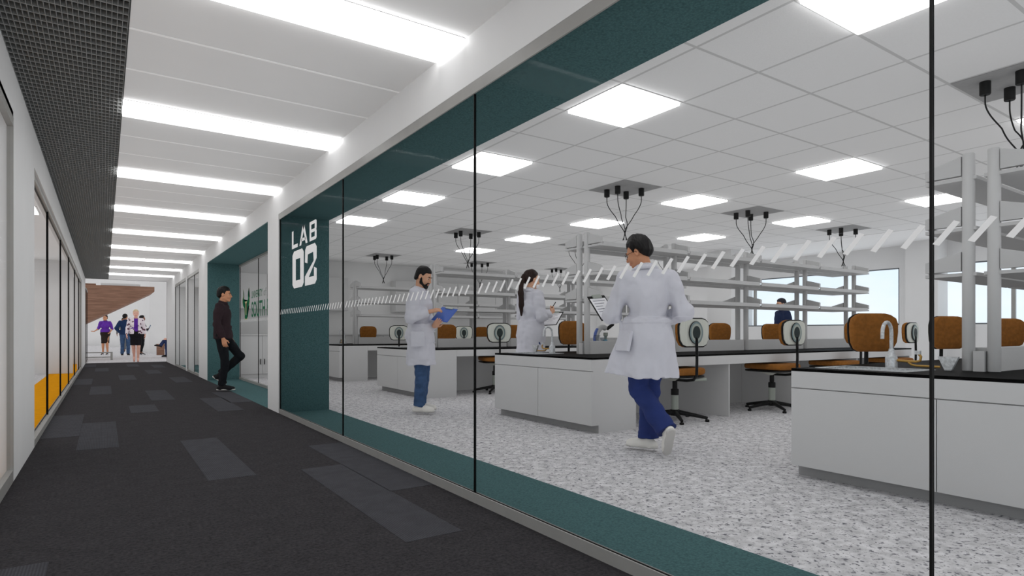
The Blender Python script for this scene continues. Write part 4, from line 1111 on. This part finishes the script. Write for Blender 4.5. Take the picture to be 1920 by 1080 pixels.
def board(name, o, c, e1, e2, w, h, face, back, label, cat, clip=True, lines=0):
    """flat board held by person o: centre and in-plane axes in the holder's frame"""
    c, e1 = Vector(c), Vector(e1).normalized(); e2 = Vector(e2); e2 = (e2 - e1*e2.dot(e1)).normalized(); n = e1.cross(e2)
    P = lambda u, v, t: to_world(o, c + e1*u + e2*v + n*t)
    t = empty(name, P(0,0,0), label, cat)
    def slabq(u0,u1,v0,v1,t0,t1):
        b_ = B(); v = [P(u0,v0,t0),P(u1,v0,t0),P(u1,v1,t0),P(u0,v1,t0)]; b_.prism(v, P(0,0,t1)-P(0,0,t0)); return b_
    mk('board', slabq(-w/2,w/2,-h/2,h/2,0,.004), back, t)
    mk('paper', slabq(-w/2+.012,w/2-.012,-h/2+.012,h/2-.03,.004,.006), face, t)
    for i in range(lines):
        v = h/2-.06-.03*i
        mk('print_line', slabq(-w/2+.03, w/2-.03-.03*(i%3), v, v+.006, .006,.0066), M['ink'], t)
    if clip: mk('clip', slabq(-.05,.05,h/2-.03,h/2+.006,.006,.016), M['ccol'], t)
    return t
board('tablet_clipboard', walker, (.255,.315,1.235), (.35,-.90,.10), (.52,.25,.75), .20, .27, M['paper'], M['cdark'], 'white sheet on a dark clipboard held by the striding man', 'clipboard', True, 5)

# -- bearded man with the blue clipboard
J = stand(head=(.045,0,1.70), neck=(.0,0,1.535), hf=(.88,-.10,-.36), hu=(.36,0,1), Rel=(-.04,-.245,1.18), Rwr=(.165,-.125,1.262), Rh=((.86,.42,.25),(.1,.55,-.75),.35),
    Lel=(.02,.25,1.17), Lwr=(.20,-.06,1.085), Lh=((.62,-.62,.45),(.25,.75,.6),.15),
    Lan=(-.03,.10,.09), Ltoe=(.17,.12,.03), Ran=(.015,-.10,.09), Rtoe=(.215,-.11,.03), Lkn=(.02,.10,.51), Rkn=(.045,-.10,.51))
beard = person('bearded man in white lab coat and jeans reading a blue clipboard', (3.27,6.88,0), -44, J, 'e',
    hair_short('black', LINE_M, .007, .016, beard=True), many(trousers(JEAN, .068, .014, 8), coat(.60, (.185,.235), (.01,0), (.03,6,.2), seed=21, pockets=[((.06,-.268,.93),(1,.1,0),(0,0,1),.16,.18)], cuff={'L':.93,'R':.93}), shoes(WSHOE, WSOLE)), vs=.0075)
board('blue_clipboard', beard, (.318,-.005,1.228), (.216,-.042,-.034), (.062,.234,.169), .222, .295, M['bluebd'], M['bluebd'], 'blue clipboard held tilted by the bearded man', 'clipboard', True)

# -- woman with a long ponytail and a mask, seen from behind
J = stand(pelvis=(0,0,.96), chest=(0,0,1.27), neck=(-.01,0,1.475), head=(.015,0,1.63), hf=(.98,-.05,-.12), Lsh=(-.01,.16,1.425), Rsh=(-.01,-.16,1.425),
    Rel=(.0,-.22,1.15), Rwr=(.20,-.16,1.20), Rh=((.75,.2,.55),(-.3,.9,.1),.8), Lel=(.0,.22,1.15), Lwr=(.23,.08,1.10), Lh=((.9,-.3,.1),(.1,-.2,1),.5))
wom = person('woman with a long dark ponytail and face mask writing behind the bench', (4.83,6.68,0), 0, J, 'a',
    pony('brown', [(-.10,.0,1.665,.035),(-.15,-.005,1.60,.034),(-.165,-.015,1.45,.036),(-.165,-.02,1.30,.034),(-.16,-.02,1.17,.014)]),
    many(trousers(NAVY, .065, .014, 9), coat(.56, (.18,.215), (0,0), (.03,6,1.2), fem=True, seed=31, lapel=False, cuff={'L':.9,'R':.9}), shoes(WSHOE, WSOLE)), vs=.0075, fem=True, scale=1.06)
mk_ = SDF(); c_, f_, l_, u_ = head_frame(J); mk_.el(hp(J,(.058,0,-.062)), (.055,.058,.052), .02, np.array([f_,l_,u_]))
def mcut(X,Y,Z): return .040-((X-c_[0])*f_[0]+(Y-c_[1])*f_[1]+(Z-c_[2])*f_[2])
ms = finish('face_mask', mk_.mesh(.005, None, [mcut]), M['paper'], wom)
st_ = B()
for s in (1,-1): st_.tube([tuple(hp(J,(.05,s*.054,-.045))), tuple(hp(J,(.0,s*.083,-.012)))], .0018, 6); st_.tube([tuple(hp(J,(.05,s*.054,-.078))), tuple(hp(J,(-.005,s*.082,-.035)))], .0018, 6)
mk('ear_loop', st_, M['paper'], ms, smooth=2)
board('notes_clipboard', wom, (.33,-.03,1.13), (.45,-.86,.05), (.72,.30,.55), .22, .31, M['paper'], M['cdark'], 'dark edged clipboard with a printed sheet held by the ponytailed woman', 'clipboard', True, 6)
pn = B(); p0 = to_world(wom, (.225,-.115,1.235)); p1 = to_world(wom, (.30,-.135,1.345)); pn.cyl(p0, p1, .006, 10)
o = mk('pen', pn, M['cdark'], smooth=True); tag(o, 'black pen in the hand of the ponytailed woman', 'pen')

# -- man in the portal
J = stand(head=(.03,0,1.665), pelvis=(0,0,.96), chest=(-.01,0,1.285), neck=(-.005,0,1.505), hf=(1,-.05,-.03), Lsh=(-.01,.185,1.45), Rsh=(-.015,-.185,1.45), Rel=(-.04,-.235,1.15), Rwr=(.06,-.225,.90), Rh=((.25,.02,-1),(0,1,0),.45),
    Lel=(-.02,.24,1.15), Lwr=(.08,.23,.90), Lhip=(0,.095,.93), Rhip=(0,-.095,.93), Lkn=(.26,.09,.60), Lan=(-.06,.085,.29), Ltoe=(.02,.09,.10), Ldn=(-.55,0,-.83),
    Rkn=(.06,-.095,.50), Ran=(.0,-.09,.09), Rtoe=(.215,-.10,.022))
person('man in dark maroon shirt and black trousers stepping into the teal portal', (1.70,11.42,0.0), -22, J, 'b',
    hair_short('black', LINE_M, .016, .028), many(shirt(MAR, .90, .016, seed=4, sleeves={'L':.93,'R':.93}), trousers(BLK, .060, .012, 6), shoes(SNK, WSOLE)), vs=.009)

# -- figures beyond the corridor
CARD = mat('cardigan_white', (226,216,222), .85); nt_ = CARD.node_tree
v_ = nt_.nodes.new('ShaderNodeTexVoronoi'); v_.inputs['Scale'].default_value = 9; tc_ = nt_.nodes.new('ShaderNodeTexCoord'); nt_.links.new(tc_.outputs['Object'], v_.inputs['Vector'])
q_ = mathn(nt_, 'LESS_THAN', v_.outputs['Distance'], .33); nt_.links.new(mixc(nt_, q_, s2l((228,218,224)), s2l((104,76,90))), nt_.nodes['Principled BSDF'].inputs['Base Color'])
PUR = mat('blouse_purple', (92,44,150), .8, noise=(20,.1)); BSK = mat('skirt_black', (26,24,28), .9, noise=(20,.15)); NUD = mat('shoe_nude', (190,140,124), .5)
def skirt(m, hem, r1):
    def fn(root, J, vs):
        S = SDF(); pe = J['pelvis']; S.cone(pe[2]+.12, hem, (pe[0],pe[1]), (pe[0]+.01,pe[1]), (.125,.155), r1, .04, (.01,5,0)); S.el((pe[0]-.01,pe[1],pe[2]-.03), (.14,.185,.13), .06)
        finish('skirt', S.mesh(vs, wob(.003,20,3)), m, root)
    return fn
def walkf(**k):
    J = stand(pelvis=(0,0,.95), chest=(0,0,1.25), neck=(-.01,0,1.455), head=(.02,0,1.61), Lsh=(-.01,.165,1.40), Rsh=(-.01,-.165,1.40), Lel=(-.02,.235,1.13), Rel=(-.02,-.235,1.13),
        Lwr=(.05,.26,.90), Rwr=(.05,-.26,.90), Lhip=(0,.085,.92), Rhip=(0,-.085,.92), Lkn=(.05,.07,.51), Rkn=(-.01,-.07,.50), Lan=(-.02,.06,.12), Ran=(-.16,-.05,.17), Ltoe=(.15,.06,.02), Rtoe=(-.03,-.05,.02))
    J.update(k); return J
J = walkf()
person('blond woman in floral cardigan and black skirt walking towards the camera', (.915,24.55,0), -92, J, 'c', hair_short('blond', LINE_F, .014, .02),
    many(shirt(PUR, 1.0, -.001, True, 0, 'blouse', False), shirt(CARD, .93, .014, True, .92, 'cardigan', False, 7, .004, .055), skirt(BSK, .56, (.13,.165)), heels(NUD)), vs=.011, fem=True, skirtlegs=True, scale=1.04)
J = walkf(Rel=(.02,-.25,1.13), Rwr=(.20,-.36,1.02), Rh=((.5,-.75,-.1),(.1,-.2,1),.3), Lel=(-.05,.24,1.13), Lwr=(.12,.20,.98), Lh=((.75,-.3,-.5),(.2,-.9,.3),.4), Ran=(-.02,-.09,.12), Rtoe=(.14,-.12,.02), Rkn=(.02,-.08,.51), Lan=(-.02,.08,.12), hf=(.95,-.3,0))
person('woman in purple blouse and black pencil skirt gesturing beyond the corridor', (.05,33.6,0), -100, J, 'b', pony('brown', [(-.09,0,1.62,.04),(-.12,0,1.60,.035)]),
    many(shirt(PUR, .98, .014, True, -1, 'blouse', True, 8), skirt(mat('skirt_dark_brown', (40,32,28), .9), .50, (.115,.15)), heels(SNK)), vs=.013, fem=True, skirtlegs=True, scale=1.06)
TEALN = mat('sweater_navy', (30,50,84), .9, noise=(12,.1)); GRY = mat('suit_grey', (104,106,108), .9)
J = stand(Lel=(-.10,.32,1.20), Rel=(-.10,-.32,1.20), Lwr=(.06,.20,1.02), Rwr=(.06,-.20,1.02), hf=(.9,-.4,0))
person('man in navy sweater and jeans standing with his back turned, hands in pockets', (.76,30.9,0), 84, J, 'b', hair_short('black', LINE_M, .016, .022), many(shirt(TEALN, .93, .018, seed=3), trousers(JEAN, .068, .016), shoes(SNK, WSOLE)), vs=.013)
J = walkf(Rel=(-.02,-.25,1.12), Rwr=(.1,-.27,.92))
person('woman in grey trousers partly hidden behind the man in navy', (.86,38.5,0), -95, J, 'd', hair_short('black', LINE_F, .014, .02), many(shirt(GRY, .9, .014, True, .95, 'jacket', True), trousers(GRY, .06, .012), heels(SNK)), vs=.015, fem=True, scale=1.04)
J = walkf(Rel=(.0,-.24,1.13), Rwr=(.18,-.12,1.12), Rh=((.5,.8,.2),(-.5,.3,.8),.6), Lel=(0,.24,1.13), Lwr=(.18,.12,1.12))
fw = person('dark haired woman in black trousers half hidden behind the blond woman', (1.44,32.4,0), 20, J, 'd', hair_short('black', LINE_F, .018, .02), many(shirt(BSK, .9, .014, True, .9, 'jacket', True), trousers(BLK, .06, .012), heels(SNK)), vs=.014, fem=True, scale=1.04)
board('blue_folder', fw, (.27,-.05,1.18), (.3,.9,.1), (.4,0,.9), .24, .30, mat('folder_blue', (70,112,150), .7), mat('folder_blue_back', (62,102,142), .7), 'blue folder held up by the half hidden woman', 'folder', False)
J = stand(pelvis=(-.05,0,.60), chest=(-.08,0,.92), neck=(-.06,0,1.14), head=(-.02,0,1.30), Lsh=(-.08,.185,1.09), Rsh=(-.08,-.185,1.09), Lel=(.05,.22,.85), Rel=(.05,-.22,.85), Lwr=(.28,.12,.88), Rwr=(.28,-.12,.88),
    Lh=((.9,-.3,.1),(0,-1,0),.5), Rh=((.9,.3,.1),(0,1,0),.5), Lhip=(-.03,.09,.57), Rhip=(-.03,-.09,.57), Lkn=(.42,.09,.62), Lan=(.40,.11,.09), Ltoe=(.60,.12,.03), Rkn=(.44,-.06,.74), Ran=(.66,.10,.46), Rtoe=(.86,.12,.48), Rdn=(.2,0,-1))
person('seated person in jeans with crossed legs beside the corridor end pillar', (2.52,28.35,0), 185, J, 'c', hair_short('brown', LINE_M, .014, .02), many(shirt(mat('shirt_grey_blue', (120,128,140), .9), .55, .016, seed=3), trousers(mat('jeans_dark', (40,52,88), .9), .066, .014), shoes(SNK, SNK)), vs=.013)
# -- person by the lab window
J = stand(hf=(1,.1,-.15), head=(.03,0,1.69))
person('person in navy jacket standing at the lab window behind the shelves', (12.45,7.72,0), 150, J, 'e', hair_short('cap', LINE_M, .016, .02), many(shirt(mat('jacket_navy', (26,36,64), .9, noise=(10,.1)), .88, .03, seed=6), trousers(BLK, .065, .014), shoes(SNK, SNK)), vs=.011, scale=.97)
# ------------------------------------------------------------------ light, sky, camera
w = bpy.data.worlds.new('sky'); sc.world = w; w.use_nodes = True; nt = w.node_tree
bg = nt.nodes['Background']; tcn = nt.nodes.new('ShaderNodeTexCoord')
sp = nt.nodes.new('ShaderNodeSeparateXYZ'); nt.links.new(tcn.outputs['Generated'], sp.inputs[0])
gr = nt.nodes.new('ShaderNodeValToRGB'); gr.color_ramp.elements[0].position = 0; gr.color_ramp.elements[1].position = .45
gr.color_ramp.elements[0].color = (*s2l((232,245,253)), 1); gr.color_ramp.elements[1].color = (*s2l((190,220,246)), 1)
nt.links.new(sp.outputs['Z'], gr.inputs['Fac'])
mp = nt.nodes.new('ShaderNodeMapping'); mp.inputs['Scale'].default_value = (1,1,2.6); nt.links.new(tcn.outputs['Generated'], mp.inputs['Vector'])
nz = nt.nodes.new('ShaderNodeTexNoise'); nz.inputs['Scale'].default_value = 7; nz.inputs['Detail'].default_value = 7; nt.links.new(mp.outputs['Vector'], nz.inputs['Vector'])
cr = nt.nodes.new('ShaderNodeValToRGB'); cr.color_ramp.elements[0].position = .50; cr.color_ramp.elements[1].position = .68; nt.links.new(nz.outputs['Fac'], cr.inputs['Fac'])
up = mathn(nt, 'MULTIPLY', cr.outputs['Color'], mathn(nt, 'MULTIPLY', mathn(nt, 'MINIMUM', mathn(nt, 'MULTIPLY', sp.outputs['Z'], 14), 1), .85))
nt.links.new(mixc(nt, up, gr.outputs['Color'], s2l((246,248,252))), bg.inputs['Color']); bg.inputs['Strength'].default_value = SKY

cam = bpy.data.cameras.new('camera'); co = bpy.data.objects.new('camera', cam); COL.objects.link(co)
cam.sensor_width = 36; cam.lens = 1131/1920*36; cam.shift_y = (624.5-540)/1920; cam.clip_start = .02; cam.clip_end = 300
co.location = (0,0,1); co.rotation_euler = (PI/2, 0, -math.atan2(765, 1131)); sc.camera = co
vs_ = sc.view_settings; vs_.view_transform = 'Standard'; vs_.look = 'None'; vs_.exposure = EXPO; vs_.gamma = 1; vs_.use_curve_mapping = False
cy = sc.cycles; cy.max_bounces = 14; cy.diffuse_bounces = 8; cy.glossy_bounces = 4; cy.transparent_max_bounces = 24; cy.transmission_bounces = 4
cy.use_fast_gi = True; cy.fast_gi_method = 'ADD'; cy.ao_bounces_render = 1
w.light_settings.ao_factor = AOF; w.light_settings.distance = 0.9
cy.sample_clamp_indirect = 6; cy.caustics_reflective = False; cy.caustics_refractive = False
